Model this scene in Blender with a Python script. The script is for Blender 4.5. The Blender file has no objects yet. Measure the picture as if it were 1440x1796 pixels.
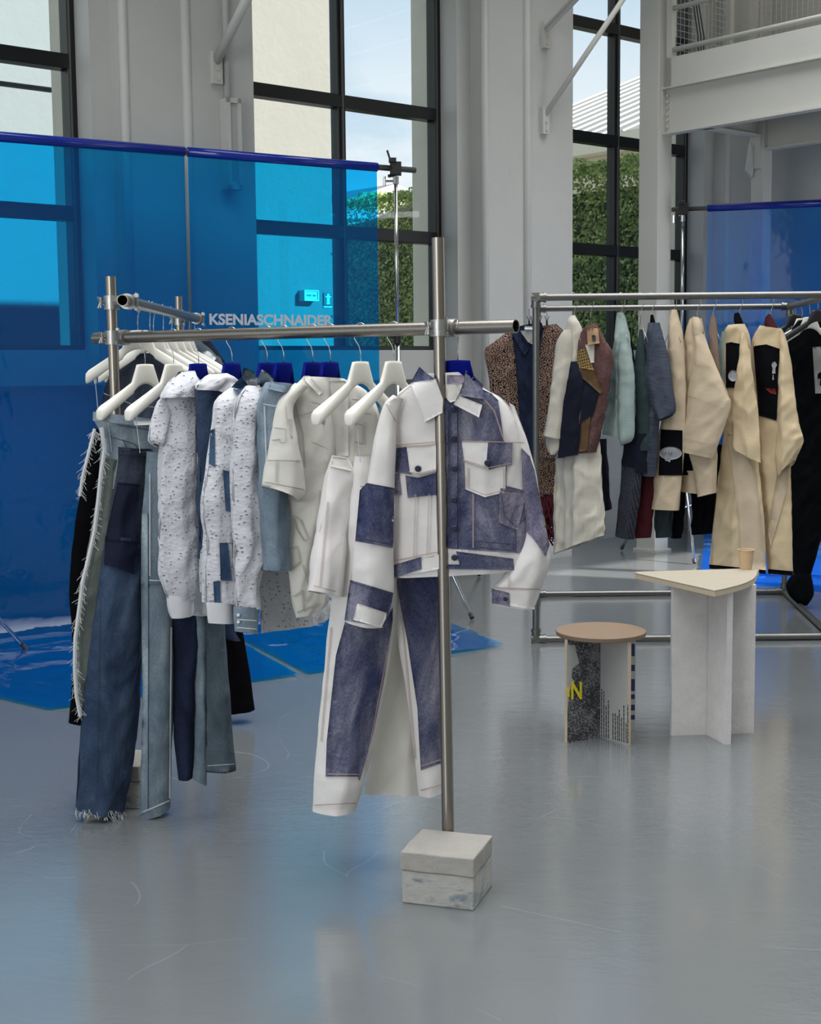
import bpy, bmesh, math, random
import numpy as np
from mathutils import Vector, Matrix, noise
from mathutils.bvhtree import BVHTree
from mathutils.geometry import delaunay_2d_cdt

random.seed(7)
PI = math.pi
scn = bpy.context.scene
COL = scn.collection

# ---------------------------------------------------------------- camera
FPX, CX, CY, EYE = 2450.0, 720.0, 898.0, 1.55
PITCH = math.atan((898 - 642) / FPX)
ROLL = math.radians(-0.55)
cam_d = bpy.data.cameras.new('camera')
cam = bpy.data.objects.new('camera', cam_d)
COL.objects.link(cam)
CAM_M = (Matrix.Translation((0, 0, EYE)) @ Matrix.Rotation(PI/2 - PITCH, 4, 'X') @ Matrix.Rotation(ROLL, 4, 'Z'))
cam.matrix_world = CAM_M
cam_d.sensor_fit = 'HORIZONTAL'
cam_d.sensor_width = 36
cam_d.lens = 36 * FPX / 1440
cam_d.clip_end = 400
scn.camera = cam

# ---------------------------------------------------------------- colour management
scn.view_settings.view_transform = 'Standard'
scn.view_settings.look = 'None'
scn.view_settings.gamma = 1
scn.view_settings.use_curve_mapping = False
scn.view_settings.exposure = 0.2

# ---------------------------------------------------------------- sky
world = bpy.data.worlds.new('sky'); scn.world = world; world.use_nodes = True
nt = world.node_tree; nt.nodes.clear()
wo = nt.nodes.new('ShaderNodeOutputWorld'); bg = nt.nodes.new('ShaderNodeBackground')
tc = nt.nodes.new('ShaderNodeTexCoord'); sep = nt.nodes.new('ShaderNodeSeparateXYZ')
nt.links.new(tc.outputs['Generated'], sep.inputs[0])
rmp = nt.nodes.new('ShaderNodeValToRGB')
rmp.color_ramp.elements[0].position = 0.0; rmp.color_ramp.elements[0].color = (0.66, 0.77, 0.85, 1)
rmp.color_ramp.elements[1].position = 0.5; rmp.color_ramp.elements[1].color = (0.40, 0.58, 0.78, 1)
e = rmp.color_ramp.elements.new(0.18); e.color = (0.55, 0.70, 0.82, 1)
nt.links.new(sep.outputs[2], rmp.inputs[0])
mp = nt.nodes.new('ShaderNodeMapping'); mp.inputs['Scale'].default_value = (1, 1, 2.2); mp.inputs['Location'].default_value = (0.33, 0.1, 0.42)
nt.links.new(tc.outputs['Generated'], mp.inputs[0])
nz = nt.nodes.new('ShaderNodeTexNoise'); nz.inputs['Scale'].default_value = 5.0; nz.inputs['Detail'].default_value = 8; nz.inputs['Roughness'].default_value = 0.55
nt.links.new(mp.outputs[0], nz.inputs['Vector'])
cr = nt.nodes.new('ShaderNodeValToRGB'); cr.color_ramp.elements[0].position = 0.40; cr.color_ramp.elements[1].position = 0.52
nt.links.new(nz.outputs['Fac'], cr.inputs[0])
el = nt.nodes.new('ShaderNodeMapRange'); nt.links.new(sep.outputs[2], el.inputs[0]); el.inputs[1].default_value = 0.12; el.inputs[2].default_value = 0.24; el.inputs[3].default_value = 1.0; el.inputs[4].default_value = 0.12
mu = nt.nodes.new('ShaderNodeMath'); mu.operation = 'MULTIPLY'; nt.links.new(cr.outputs[0], mu.inputs[0]); nt.links.new(el.outputs[0], mu.inputs[1])
mx = nt.nodes.new('ShaderNodeMix'); mx.data_type = 'RGBA'
nt.links.new(mu.outputs[0], mx.inputs[0]); nt.links.new(rmp.outputs[0], mx.inputs[6]); mx.inputs[7].default_value = (0.93, 0.95, 0.96, 1)
nt.links.new(mx.outputs[2], bg.inputs[0]); bg.inputs[1].default_value = 1.0
nt.links.new(bg.outputs[0], wo.inputs[0])

# ---------------------------------------------------------------- sun
ELEV = math.atan(0.477)
sd = bpy.data.lights.new('sun', 'SUN'); so = bpy.data.objects.new('sun', sd); COL.objects.link(so)
sund = Vector((-0.93, 0.366, -0.477)).normalized()
so.rotation_euler = sund.to_track_quat('-Z', 'Y').to_euler()
sd.energy = 18.0; sd.angle = math.radians(0.6); sd.color = (1.0, 0.95, 0.86)

# wall coordinates: t runs along the window wall, s is the distance into the room
T2 = Vector((0.7615, 0.648)).normalized(); N2 = Vector((T2.y, -T2.x)); B2 = Vector((1.105, 11.12))
def WC(t, s, z):
    p = B2 + T2*t + N2*(s - 0.37)
    return Vector((p.x, p.y, z))

# unseen area lights added to fill the room
def area(name, loc, size, energy, color=(1, 1, 1), rot=(0, 0, 0), spread=180):
    l = bpy.data.lights.new(name, 'AREA'); l.shape = 'RECTANGLE'; l.size, l.size_y = size; l.energy = energy; l.color = color; l.spread = math.radians(spread)
    o = bpy.data.objects.new(name, l); COL.objects.link(o); o.location = loc; o.rotation_euler = rot
    return o
area('fill_behind', (-3.0, -5.0, 3.0), (9, 4.5), 560, (1.0, 0.99, 0.97), (math.radians(84), 0, math.radians(-12)))  # added fill from behind the camera, not an actual skylight
area('overhead_fill', (-0.6, 1.6, 5.5), (8, 4), 130, (0.98, 0.99, 1.0), (0, 0, 0), 110)  # this and the next two: added overhead fill, no fixtures known
area('overhead_fill', (0.6, 5.6, 5.5), (6, 4), 175, (0.97, 0.985, 1.0), (0, 0, 0), 110)
area('overhead_fill', (2.6, 9.2, 5.5), (3, 2.5), 70, (0.97, 0.985, 1.0), (0, 0, 0), 110)
area('mezzanine_fill', WC(1.9, 2.6, 5.5), (1.5, 3.5), 16, (1.0, 0.96, 0.88))  # added to brighten the area above the deck
area('under_deck_fill', WC(2.3, 3.4, 3.2), (0.6, 2.5), 16, (0.97, 0.99, 1.0))  # added to lift the dark area below the deck

# ---------------------------------------------------------------- pixel rays
MI = CAM_M.to_3x3(); ORG = Vector((0, 0, EYE))
def ray(px, py):
    return MI @ Vector(((px - CX)/FPX, -(py - CY)/FPX, -1))
def PY(px, py, Y):
    d = ray(px, py); return ORG + d*(Y/d.y)
def PF(px, py, z=0.0):
    d = ray(px, py); return ORG + d*((z - EYE)/d.z)
class Plane:                                   # a vertical plane through a point, g = direction in plan
    def __init__(s, o, g):
        s.o = Vector(o); s.g = Vector((g[0], g[1], 0)).normalized(); s.n = Vector((s.g.y, -s.g.x, 0))
        if s.n.dot(ORG - s.o) < 0: s.n = -s.n
    def at(s, px, py, off=0.0):
        d = ray(px, py); o = s.o + s.n*off
        return ORG + d*((o - ORG).dot(s.n)/d.dot(s.n))

# ---------------------------------------------------------------- node helpers
def mat_new(name):
    m = bpy.data.materials.new(name); m.use_nodes = True; m.node_tree.nodes.clear(); return m
class NB:
    def __init__(s, m): s.t = m.node_tree; s.m = m
    def n(s, ty, **k):
        x = s.t.nodes.new(ty)
        for a, b in k.items(): setattr(x, a, b)
        return x
    def set(s, sock, v):
        if isinstance(v, bpy.types.NodeSocket): s.t.links.new(v, sock)
        elif isinstance(v, (tuple, list)) and len(v) == 3 and sock.type == 'RGBA': sock.default_value = (*v, 1)
        else: sock.default_value = v
    def math(s, op, a, b=0.0, c=None, clamp=False):
        x = s.n('ShaderNodeMath', operation=op, use_clamp=clamp); s.set(x.inputs[0], a); s.set(x.inputs[1], b)
        if c is not None: s.set(x.inputs[2], c)
        return x.outputs[0]
    def coord(s, kind='UV', scale=(1, 1, 1), loc=(0, 0, 0), rot=(0, 0, 0)):
        t = s.n('ShaderNodeTexCoord'); mpn = s.n('ShaderNodeMapping')
        s.t.links.new(t.outputs[kind], mpn.inputs[0]); mpn.inputs['Scale'].default_value = scale
        mpn.inputs['Location'].default_value = loc; mpn.inputs['Rotation'].default_value = rot
        return mpn.outputs[0]
    def noise(s, v, scale, detail=3, rough=0.5, dist=0.0):
        x = s.n('ShaderNodeTexNoise'); s.set(x.inputs['Vector'], v); x.inputs['Scale'].default_value = scale
        x.inputs['Detail'].default_value = detail; x.inputs['Roughness'].default_value = rough; x.inputs['Distortion'].default_value = dist
        return x.outputs['Fac']
    def vor(s, v, scale, feature='F1'):
        x = s.n('ShaderNodeTexVoronoi', feature=feature); s.set(x.inputs['Vector'], v); x.inputs['Scale'].default_value = scale
        return x.outputs['Distance']
    def ramp(s, f, stops):
        x = s.n('ShaderNodeValToRGB'); s.set(x.inputs[0], f); r = x.color_ramp
        r.elements[0].position = stops[0][0]; r.elements[0].color = (*stops[0][1], 1)
        r.elements[1].position = stops[-1][0]; r.elements[1].color = (*stops[-1][1], 1)
        for p, c in stops[1:-1]:
            q = r.elements.new(p); q.color = (*c, 1)
        return x.outputs[0]
    def mix(s, f, a, b, blend='MIX'):
        x = s.n('ShaderNodeMix', data_type='RGBA', blend_type=blend); s.set(x.inputs[0], f); s.set(x.inputs[6], a); s.set(x.inputs[7], b)
        return x.outputs[2]
    def bump(s, h, strength=0.3, dist=0.01):
        x = s.n('ShaderNodeBump'); s.set(x.inputs['Height'], h); x.inputs['Strength'].default_value = strength; x.inputs['Distance'].default_value = dist
        return x.outputs[0]
    def out(s, color, rough=0.6, metal=0.0, normal=None, spec=0.5, **extra):
        p = s.n('ShaderNodeBsdfPrincipled'); s.set(p.inputs['Base Color'], color); s.set(p.inputs['Roughness'], rough)
        p.inputs['Metallic'].default_value = metal; p.inputs['Specular IOR Level'].default_value = spec
        if normal is not None: s.set(p.inputs['Normal'], normal)
        for k, v in extra.items(): s.set(p.inputs[k.replace('_', ' ')], v)
        o = s.n('ShaderNodeOutputMaterial'); s.t.links.new(p.outputs[0], o.inputs[0]); return s.m
def sr(r, g, b):
    f = lambda c: (c/255/12.92) if c/255 <= 0.04045 else ((c/255+0.055)/1.055)**2.4
    return (f(r), f(g), f(b))
def scl(c, k): return tuple(min(1, x*k) for x in c)

def m_paint(name, col, rough=0.55, bump=0.25, var=0.06, sc=3.0):
    b = NB(mat_new(name)); v = b.coord('Object')
    f = b.noise(v, sc, 5, 0.6); c = b.mix(f, scl(col, 1-var), scl(col, 1+var))
    h = b.math('ADD', b.noise(v, 8, 5, 0.6), b.math('MULTIPLY', b.noise(v, 120, 2), 0.12))
    return b.out(c, rough, normal=b.bump(h, bump, 0.02))
def m_cloth(name, col, var=0.12, weave=900, bump=0.3, rough=0.85, slub=None, crease=14, spec=0.25):
    b = NB(mat_new(name)); v = b.coord('UV')
    f = b.noise(v, 7, 4, 0.6); c = b.mix(f, scl(col, 1-var), scl(col, 1+var*0.7))
    if slub:
        v2 = b.coord('UV', (12, 260, 1)); c = b.mix(b.ramp(b.noise(v2, 1, 2), [(0.45, (0, 0, 0)), (0.6, (1, 1, 1))]), c, slub)
    h = b.math('ADD', b.noise(v, crease, 5, 0.55), b.math('MULTIPLY', b.noise(v, weave, 1), 0.06))
    return b.out(c, rough, normal=b.bump(h, bump, 0.012), spec=spec)
def m_denim(name, dark, light, fade=0.5, sc=9, crease=22, bump=0.45):
    b = NB(mat_new(name)); v = b.coord('UV'); vs = b.coord('UV', (1, 0.35, 1))
    f1 = b.noise(vs, sc, 6, 0.65, 0.6); f2 = b.noise(b.coord('UV', (1, 0.25, 1)), 420, 2, 0.7)
    f = b.math('ADD', f1, b.math('MULTIPLY', b.math('SUBTRACT', f2, 0.5), 0.35))
    c = b.ramp(f, [(fade-0.16, dark), (fade-0.02, tuple((x*1.5+y*0.5)/2 for x, y in zip(dark, light))), (fade+0.2, light)])
    h = b.math('ADD', b.noise(v, crease, 6, 0.6, 0.4), b.math('MULTIPLY', f2, 0.08))
    return b.out(c, 0.9, normal=b.bump(h, bump, 0.012), spec=0.15)
def m_eyelet(name, col, dark=(0.10, 0.10, 0.12), sc=92):
    b = NB(mat_new(name)); v = b.coord('UV')
    d = b.vor(v, sc); hole = b.math('LESS_THAN', d, 0.215)
    d2 = b.vor(v, sc*0.27); ring = b.math('COMPARE', d2, 0.30, 0.045); big = b.math('LESS_THAN', d2, 0.085)
    hole2 = b.math('MULTIPLY', hole, b.math('GREATER_THAN', b.noise(v, 30, 1), 0.32))
    c = b.mix(b.noise(v, 12, 3), scl(col, 0.9), col)
    c = b.mix(b.math('MULTIPLY', ring, 0.22), c, scl(col, 0.55))
    c = b.mix(b.math('MULTIPLY', b.math('MAXIMUM', hole2, big), 0.8), c, dark)
    h = b.math('ADD', b.math('MULTIPLY', d, 0.5), b.math('ADD', b.noise(v, 16, 4), b.math('MULTIPLY', ring, 0.3)))
    return b.out(c, 0.85, normal=b.bump(h, 0.4, 0.01), spec=0.2)
def m_plain(name, col, rough=0.4, metal=0.0, var=0.05, sc=30, bump=0.05, spec=0.5):
    b = NB(mat_new(name)); v = b.coord('Object'); f = b.noise(v, sc, 3)
    return b.out(b.mix(f, scl(col, 1-var), scl(col, 1+var)), rough, metal, b.bump(f, bump, 0.005), spec=spec)
def m_steel(name, col, rough=0.32, axis='Z'):
    b = NB(mat_new(name)); v = b.coord('Object', (180, 180, 4) if axis == 'Z' else (4, 4, 180)); f = b.noise(v, 1, 3)
    r = b.math('ADD', b.math('MULTIPLY', f, 0.18), rough-0.08)
    return b.out(b.mix(f, scl(col, 0.85), col), r, 1.0, b.bump(f, 0.05, 0.002))

M = {}
M['wall'] = m_paint('painted_wall', sr(188, 188, 184), 0.5, 0.25)
M['wall_out'] = m_paint('cream_render', sr(240, 232, 212), 0.8, 0.3)
M['ceiling'] = m_paint('ceiling_paint', sr(170, 170, 168), 0.8, 0.1)
M['steel_white'] = m_paint('white_painted_steel', sr(192, 191, 184), 0.45, 0.15)
M['stucco'] = m_paint('stucco', sr(97, 98, 94), 0.9, 0.6, 0.07, 1.2)
M['frame'] = m_plain('black_window_frame', (0.006, 0.006, 0.007), 0.35)
M['frame_grey'] = m_plain('grey_gasket', (0.10, 0.10, 0.095), 0.4)
M['tube'] = m_steel('brushed_tube', sr(150, 143, 134), 0.3)
M['galv'] = m_plain('galvanised_tube', sr(118, 117, 113), 0.38, 0.9, 0.15, 40)
M['chrome'] = m_plain('chrome', sr(200, 200, 200), 0.15, 1.0)
M['clamp'] = m_plain('cast_clamp', sr(165, 165, 162), 0.35, 0.9, 0.15, 60, 0.15)
M['black'] = m_plain('black_metal', (0.01, 0.01, 0.011), 0.4)
M['white_plastic'] = m_plain('cream_plastic', sr(222, 219, 208), 0.45, 0, 0.03)
M['blue_plastic'] = m_plain('cobalt_flocked_plastic', sr(3, 16, 108), 0.8, 0, 0.06, spec=0.08)
M['black_plastic'] = m_plain('black_plastic', (0.012, 0.012, 0.014), 0.45)
M['wire'] = m_plain('hook_wire', sr(190, 190, 188), 0.25, 1.0)
M['clear'] = m_plain('clear_cord', sr(185, 190, 195), 0.4)
def concrete(name, col, stain=None):
    b = NB(mat_new(name)); v = b.coord('Object'); f = b.noise(v, 14, 7, 0.65)
    c = b.mix(f, scl(col, 0.78), scl(col, 1.12))
    pits = b.math('LESS_THAN', b.vor(v, 60), 0.13); c = b.mix(b.math('MULTIPLY', pits, 0.35), c, scl(col, 0.4))
    if stain:
        v2 = b.coord('Object', (9, 9, 26)); c = b.mix(b.ramp(b.noise(v2, 1, 4, 0.6, 0.5), [(0.52, (0, 0, 0)), (0.68, (0.75, 0.75, 0.75))]), c, stain)
    return b.out(c, 0.9, normal=b.bump(b.math('SUBTRACT', f, b.math('MULTIPLY', pits, 0.5)), 0.5, 0.01))
M['conc_top'] = concrete('smooth_concrete', sr(156, 152, 145))
M['conc_low'] = concrete('stained_concrete', sr(168, 166, 160), sr(70, 98, 112))
M['chip'] = concrete('whitewashed_chipboard', sr(205, 202, 200))
def wood(name, a, c2, sc=(2, 30, 2)):
    b = NB(mat_new(name)); v = b.coord('Object', sc); f = b.noise(v, 2, 5, 0.6, 0.8)
    return b.out(b.mix(f, a, c2), 0.55, normal=b.bump(f, 0.1, 0.003))
M['birch'] = wood('birch_plywood', sr(150, 141, 124), sr(168, 159, 142))
M['ply_edge'] = wood('plywood_edge', sr(170, 155, 128), sr(212, 196, 168), (2, 2, 260))
M['mdf'] = wood('brown_fibreboard', sr(112, 94, 76), sr(128, 106, 85), (8, 8, 8))
M['cup'] = m_plain('kraft_paper', sr(205, 175, 138), 0.8)
# floor
b = NB(mat_new('epoxy_floor')); v = b.coord('Object')
base = b.mix(b.noise(v, 0.9, 5, 0.6), sr(98, 102, 104), sr(114, 117, 118))
cr_ = b.vor(b.coord('Object', (0.5, 1.1, 1), rot=(0, 0, 0.5)), 1.3, 'DISTANCE_TO_EDGE')
vv = b.n('ShaderNodeVectorMath', operation='ADD'); nn = b.n('ShaderNodeTexNoise'); b.t.links.new(v, nn.inputs['Vector']); nn.inputs['Scale'].default_value = 0.8
b.t.links.new(v, vv.inputs[0]); b.t.links.new(nn.outputs['Color'], vv.inputs[1])
scr = b.math('LESS_THAN', b.vor(vv.outputs[0], 1.1, 'DISTANCE_TO_EDGE'), 0.0018)
scr = b.math('MULTIPLY', scr, b.math('GREATER_THAN', b.noise(v, 2.2, 2), 0.52))
base = b.mix(b.math('MULTIPLY', scr, 0.12), base, sr(190, 195, 198))
spk = b.math('MULTIPLY', b.math('LESS_THAN', b.vor(v, 9), 0.012), 0.6)
base = b.mix(spk, base, sr(50, 52, 55))
h = b.math('ADD', b.noise(b.coord('Object', (1, 2.2, 1), rot=(0, 0, 0.35)), 6, 5, 0.6, 0.4), b.math('MULTIPLY', b.noise(v, 45, 3), 0.22))
h = b.math('ADD', h, b.math('MULTIPLY', scr, 0.2))
rr = b.math('ADD', 0.11, b.math('MULTIPLY', b.noise(v, 3, 4), 0.12))
M['floor'] = b.out(base, rr, normal=b.bump(h, 0.2, 0.012), spec=0.9, Coat_Weight=0.5, Coat_Roughness=0.12, Coat_IOR=1.6)
# glass and film
def m_film(name, col, refl=0.05, rough=0.06, bump=0.06, sc=3.0, ior=1.45, milk=None):
    b = NB(mat_new(name)); v = b.coord('Object')
    t = b.n('ShaderNodeBsdfTransparent'); t.inputs[0].default_value = (*col, 1)
    g = b.n('ShaderNodeBsdfGlossy'); g.inputs['Roughness'].default_value = rough; g.inputs[0].default_value = (1, 1, 1, 1)
    nrm = b.bump(b.noise(v, sc, 3, 0.5), bump, 0.05); b.t.links.new(nrm, g.inputs['Normal'])
    fr = b.n('ShaderNodeFresnel'); fr.inputs[0].default_value = ior
    x = b.n('ShaderNodeMixShader'); b.t.links.new(b.math('MULTIPLY', fr.outputs[0], refl/0.05, clamp=True), x.inputs[0])
    body = t.outputs[0]
    if milk:                                    # the slightly milky body of coloured plastic
        df = b.n('ShaderNodeBsdfDiffuse'); df.inputs[0].default_value = (*milk[1], 1); tl = b.n('ShaderNodeBsdfTranslucent'); tl.inputs[0].default_value = (*milk[1], 1)
        m1 = b.n('ShaderNodeMixShader'); m1.inputs[0].default_value = 0.5; b.t.links.new(df.outputs[0], m1.inputs[1]); b.t.links.new(tl.outputs[0], m1.inputs[2])
        m2 = b.n('ShaderNodeMixShader'); m2.inputs[0].default_value = milk[0]; b.t.links.new(t.outputs[0], m2.inputs[1]); b.t.links.new(m1.outputs[0], m2.inputs[2]); body = m2.outputs[0]
    b.t.links.new(body, x.inputs[1]); b.t.links.new(g.outputs[0], x.inputs[2])
    o = b.n('ShaderNodeOutputMaterial'); b.t.links.new(x.outputs[0], o.inputs[0]); return b.m
M['film'] = m_film('blue_film', (0.008, 0.53, 1.0), 0.05, 0.05, 0.16, 4.0, milk=(0.19, (0.0, 0.26, 1.0)))
M['film2'] = m_film('deep_blue_film', (0.06, 0.42, 0.98), 0.012, milk=(0.18, (0.05, 0.28, 1.0)))
M['film_roll'] = m_plain('rolled_blue_film', sr(16, 40, 140), 0.12)
M['glass'] = m_film('window_glass', (0.94, 0.96, 0.96), 0.05, 0.0, 0.0)
# cloths
M['whitedenim'] = m_cloth('white_denim', sr(212, 208, 205), 0.06, bump=0.35)
M['offwhite'] = m_cloth('off_white_cotton', sr(205, 202, 194), 0.07, bump=0.35)
M['jdenim'] = m_denim('washed_indigo', sr(50, 56, 86), sr(150, 148, 160), 0.56, 7, 26, 0.8)
M['jdenim2'] = m_denim('faded_violet_indigo', sr(70, 72, 100), sr(165, 155, 165), 0.5, 7, 34, 0.8)
M['navydenim'] = m_denim('raw_navy_denim', sr(16, 22, 40), sr(40, 52, 76), 0.55)
M['middenim'] = m_denim('mid_blue_denim', sr(36, 50, 72), sr(72, 88, 110), 0.52)
M['palejean'] = m_denim('grey_blue_denim', sr(84, 98, 110), sr(132, 144, 152), 0.5)
M['lightjean'] = m_denim('light_wash_denim', sr(96, 112, 124), sr(160, 172, 178), 0.5)
M['slate'] = m_denim('slate_denim', sr(56, 68, 76), sr(90, 102, 110), 0.5)
M['olive'] = m_denim('olive_grey_denim', sr(92, 100, 96), sr(120, 126, 120), 0.5)
M['blueshirt'] = m_denim('soft_blue_denim', sr(100, 116, 130), sr(140, 154, 164), 0.5)
M['patchblue'] = m_denim('patch_blue_denim', sr(44, 64, 90), sr(72, 94, 120), 0.5)
M['charjean'] = m_denim('charcoal_denim', sr(34, 40, 52), sr(78, 86, 100), 0.55)
M['pocketnavy'] = m_cloth('dark_navy_pocket', sr(10, 16, 38), 0.2)
M['velvet'] = m_cloth('black_velvet', (0.003, 0.003, 0.004), 0.3, spec=0.03)
M['eyelet'] = m_eyelet('white_eyelet_cotton', sr(200, 200, 205))
M['eyelet2'] = m_eyelet('grey_white_eyelet_cotton', sr(186, 188, 192), sc=80)
M['white'] = m_cloth('white_cotton', sr(205, 205, 208), 0.05)
M['fray'] = m_cloth('frayed_cotton', sr(190, 192, 192), 0.1)
M['linen'] = m_cloth('cream_linen', sr(196, 190, 176), 0.08, slub=sr(190, 184, 170))
M['mint'] = m_cloth('mint_linen', sr(146, 162, 157), 0.08, slub=sr(140, 156, 151))
M['beige'] = m_cloth('beige_linen', sr(198, 180, 154), 0.08, slub=sr(194, 176, 150))
M['beige2'] = m_cloth('warm_beige_linen', sr(206, 186, 152), 0.08, slub=sr(202, 182, 148))
M['brown'] = m_cloth('brown_linen', sr(128, 110, 96), 0.1)
M['greystripe'] = m_cloth('grey_blue_striped_cotton', sr(70, 77, 90), 0.1, slub=sr(54, 61, 74))
M['navy'] = m_cloth('navy_cotton', sr(14, 18, 34), 0.15)
M['darkgreen'] = m_cloth('dark_teal_cotton', sr(44, 58, 60), 0.15)
M['blackcloth'] = m_cloth('black_cotton', (0.004, 0.0045, 0.006), 0.3, spec=0.05)
M['maroon'] = m_cloth('maroon_cotton', sr(62, 14, 22), 0.15)
M['white_print'] = m_cloth('white_print', sr(150, 152, 156), 0.1)
M['red_print'] = m_cloth('red_print', sr(96, 28, 22), 0.1)
M['greyprint'] = m_cloth('grey_printed_panel', sr(150, 150, 146), 0.25)
M['stitch'] = m_plain('stitch_thread', sr(150, 144, 136), 0.8)
M['stitch_tan'] = m_plain('tan_thread', sr(170, 148, 140), 0.8)
M['stitch_dark'] = m_plain('dark_thread', sr(34, 40, 66), 0.8)
M['stitch_white'] = m_plain('white_thread', sr(200, 205, 205), 0.8)
M['button'] = m_plain('dark_button', sr(44, 48, 66), 0.35, 0.5)
M['card'] = m_plain('kraft_card', sr(150, 118, 86), 0.8, 0, 0.25, 60)
M['label'] = m_plain('white_label', sr(205, 205, 205), 0.7)
M['lettering'] = m_plain('grey_vinyl_lettering', sr(178, 182, 188), 0.5)
M['sign_dark'] = m_plain('dark_sign', sr(50, 60, 66), 0.5)
M['sign_white'] = m_plain('white_sign', sr(215, 215, 210), 0.5)
M['ink'] = m_plain('printed_ink', sr(60, 60, 62), 0.6)
M['yellow'] = m_plain('yellow_print', sr(222, 205, 40), 0.5)
M['blueink'] = m_plain('blue_print', sr(26, 30, 96), 0.5)
M['panelgrey'] = m_plain('pale_grey_board', sr(172, 172, 168), 0.6)
M['roofmetal'] = m_plain('white_roof_metal', sr(128, 129, 128), 0.5)
M['greyroof'] = m_plain('grey_roof', sr(120, 118, 120), 0.7)
M['annex'] = m_paint('pane_reflection_grey', sr(84, 94, 98), 0.8, 0.3)  # tone imitates the bluish reflection in the left panes
M['annex_dark'] = m_paint('dark_blue_grey_render', sr(40, 48, 60), 0.7, 0.3)
M['ground'] = m_paint('pale_paving', sr(124, 121, 114), 0.9, 0.3)
# brocade: medallions of eight petals in stepped rings
b = NB(mat_new('brown_brocade')); t_ = b.n('ShaderNodeTexCoord'); sp = b.n('ShaderNodeSeparateXYZ'); b.t.links.new(t_.outputs['UV'], sp.inputs[0])
U, V = sp.outputs[0], sp.outputs[1]
row = b.math('FLOOR', b.math('DIVIDE', V, 0.085))
ush = b.math('ADD', b.math('DIVIDE', U, 0.13), b.math('MULTIPLY', b.math('MODULO', row, 2.0), 0.5))
lx = b.math('MULTIPLY', b.math('SUBTRACT', b.math('FRACT', ush), 0.5), 1.53)
ly = b.math('SUBTRACT', b.math('FRACT', b.math('DIVIDE', V, 0.085)), 0.5)
r_ = b.math('SQRT', b.math('ADD', b.math('MULTIPLY', lx, lx), b.math('MULTIPLY', ly, ly)))
th_ = b.math('ARCTAN2', ly, lx)
pet = b.math('MULTIPLY', b.math('GREATER_THAN', b.math('COSINE', b.math('MULTIPLY', th_, 8.0)), -0.2), b.math('COMPARE', r_, 0.2, 0.11))
wav = b.math('ADD', r_, b.math('MULTIPLY', b.math('COSINE', b.math('MULTIPLY', th_, 8.0)), 0.035))
ring = b.math('GREATER_THAN', b.math('SINE', b.math('MULTIPLY', wav, 40.0)), 0.55)
ring = b.math('MULTIPLY', ring, b.math('GREATER_THAN', r_, 0.33))
curl = b.math('COMPARE', b.noise(t_.outputs['UV'], 45, 2, 0.5, 1.2), 0.5, 0.026)
light = b.math('MAXIMUM', pet, b.math('MAXIMUM', ring, b.math('MULTIPLY', curl, b.math('GREATER_THAN', r_, 0.4))))
dk = b.mix(b.math('GREATER_THAN', b.noise(t_.outputs['UV'], 26, 2), 0.5), sr(24, 12, 12), sr(62, 44, 36))
M['brocade'] = b.out(b.mix(light, dk, sr(138, 116, 102)), 0.9, normal=b.bump(light, 0.4, 0.004), spec=0.1)
def m_check(name, a, c2, sc):
    b = NB(mat_new(name)); v = b.coord('UV', rot=(0, 0, 0.6)); x = b.n('ShaderNodeTexChecker'); b.t.links.new(v, x.inputs[0]); x.inputs['Scale'].default_value = sc
    f = b.math('MULTIPLY', x.outputs['Fac'], b.noise(v, 60, 2))
    return b.out(b.mix(b.math('MULTIPLY', f, 1.6, clamp=True), a, c2), 0.9, normal=b.bump(f, 0.3, 0.004))
M['goldcheck'] = m_check('gold_check_brocade', sr(150, 122, 66), sr(50, 38, 26), 90)
M['pinkbroc'] = m_check('rose_brocade', sr(104, 72, 68), sr(44, 26, 28), 190)
M['bronze'] = m_cloth('bronze_silk', sr(92, 70, 46), 0.3)
M['inkmotif'] = m_check('navy_motif_cotton', sr(10, 12, 22), sr(60, 64, 76), 130)
# halftone print of the stool
b = NB(mat_new('halftone_print')); v = b.coord('UV'); d = b.vor(v, 170); big = b.noise(v, 9, 3, 0.5)
sp = b.n('ShaderNodeSeparateXYZ'); b.t.links.new(v, sp.inputs[0])
g = b.math('ADD', b.math('MULTIPLY', sp.outputs[0], -5.0), b.math('ADD', big, b.math('MULTIPLY', sp.outputs[1], 1.2)))
f = b.math('GREATER_THAN', b.math('ADD', d, b.math('MULTIPLY', b.math('SUBTRACT', big, 0.5), 1.1)), 0.56)
M['halftone'] = b.out(b.mix(f, sr(46, 48, 50), sr(122, 123, 126)), 0.6)
# leaves
b = NB(mat_new('ivy_leaf')); v = b.coord('Object'); g1 = b.noise(v, 9, 3)
oi = b.n('ShaderNodeNewGeometry')
c = b.ramp(oi.outputs['Random Per Island'], [(0.0, sr(104, 132, 74)), (0.4, sr(156, 178, 100)), (0.8, sr(200, 212, 130)), (1.0, sr(232, 236, 160))])
M['leaf'] = b.out(c, 0.45, spec=0.5)
_t = M['leaf'].node_tree; _o = [n for n in _t.nodes if n.type == 'OUTPUT_MATERIAL'][0]; _p = [n for n in _t.nodes if n.type == 'BSDF_PRINCIPLED'][0]
_tr = _t.nodes.new('ShaderNodeBsdfTranslucent'); _t.links.new(c, _tr.inputs[0]); _mx = _t.nodes.new('ShaderNodeMixShader'); _mx.inputs[0].default_value = 0.4
_t.links.new(_p.outputs[0], _mx.inputs[1]); _t.links.new(_tr.outputs[0], _mx.inputs[2]); _t.links.new(_mx.outputs[0], _o.inputs[0])
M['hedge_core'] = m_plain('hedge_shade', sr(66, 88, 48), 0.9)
b = NB(mat_new('ribbed_roof')); M['rib'] = m_plain('roof_rib', sr(120, 122, 120), 0.5)

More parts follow.
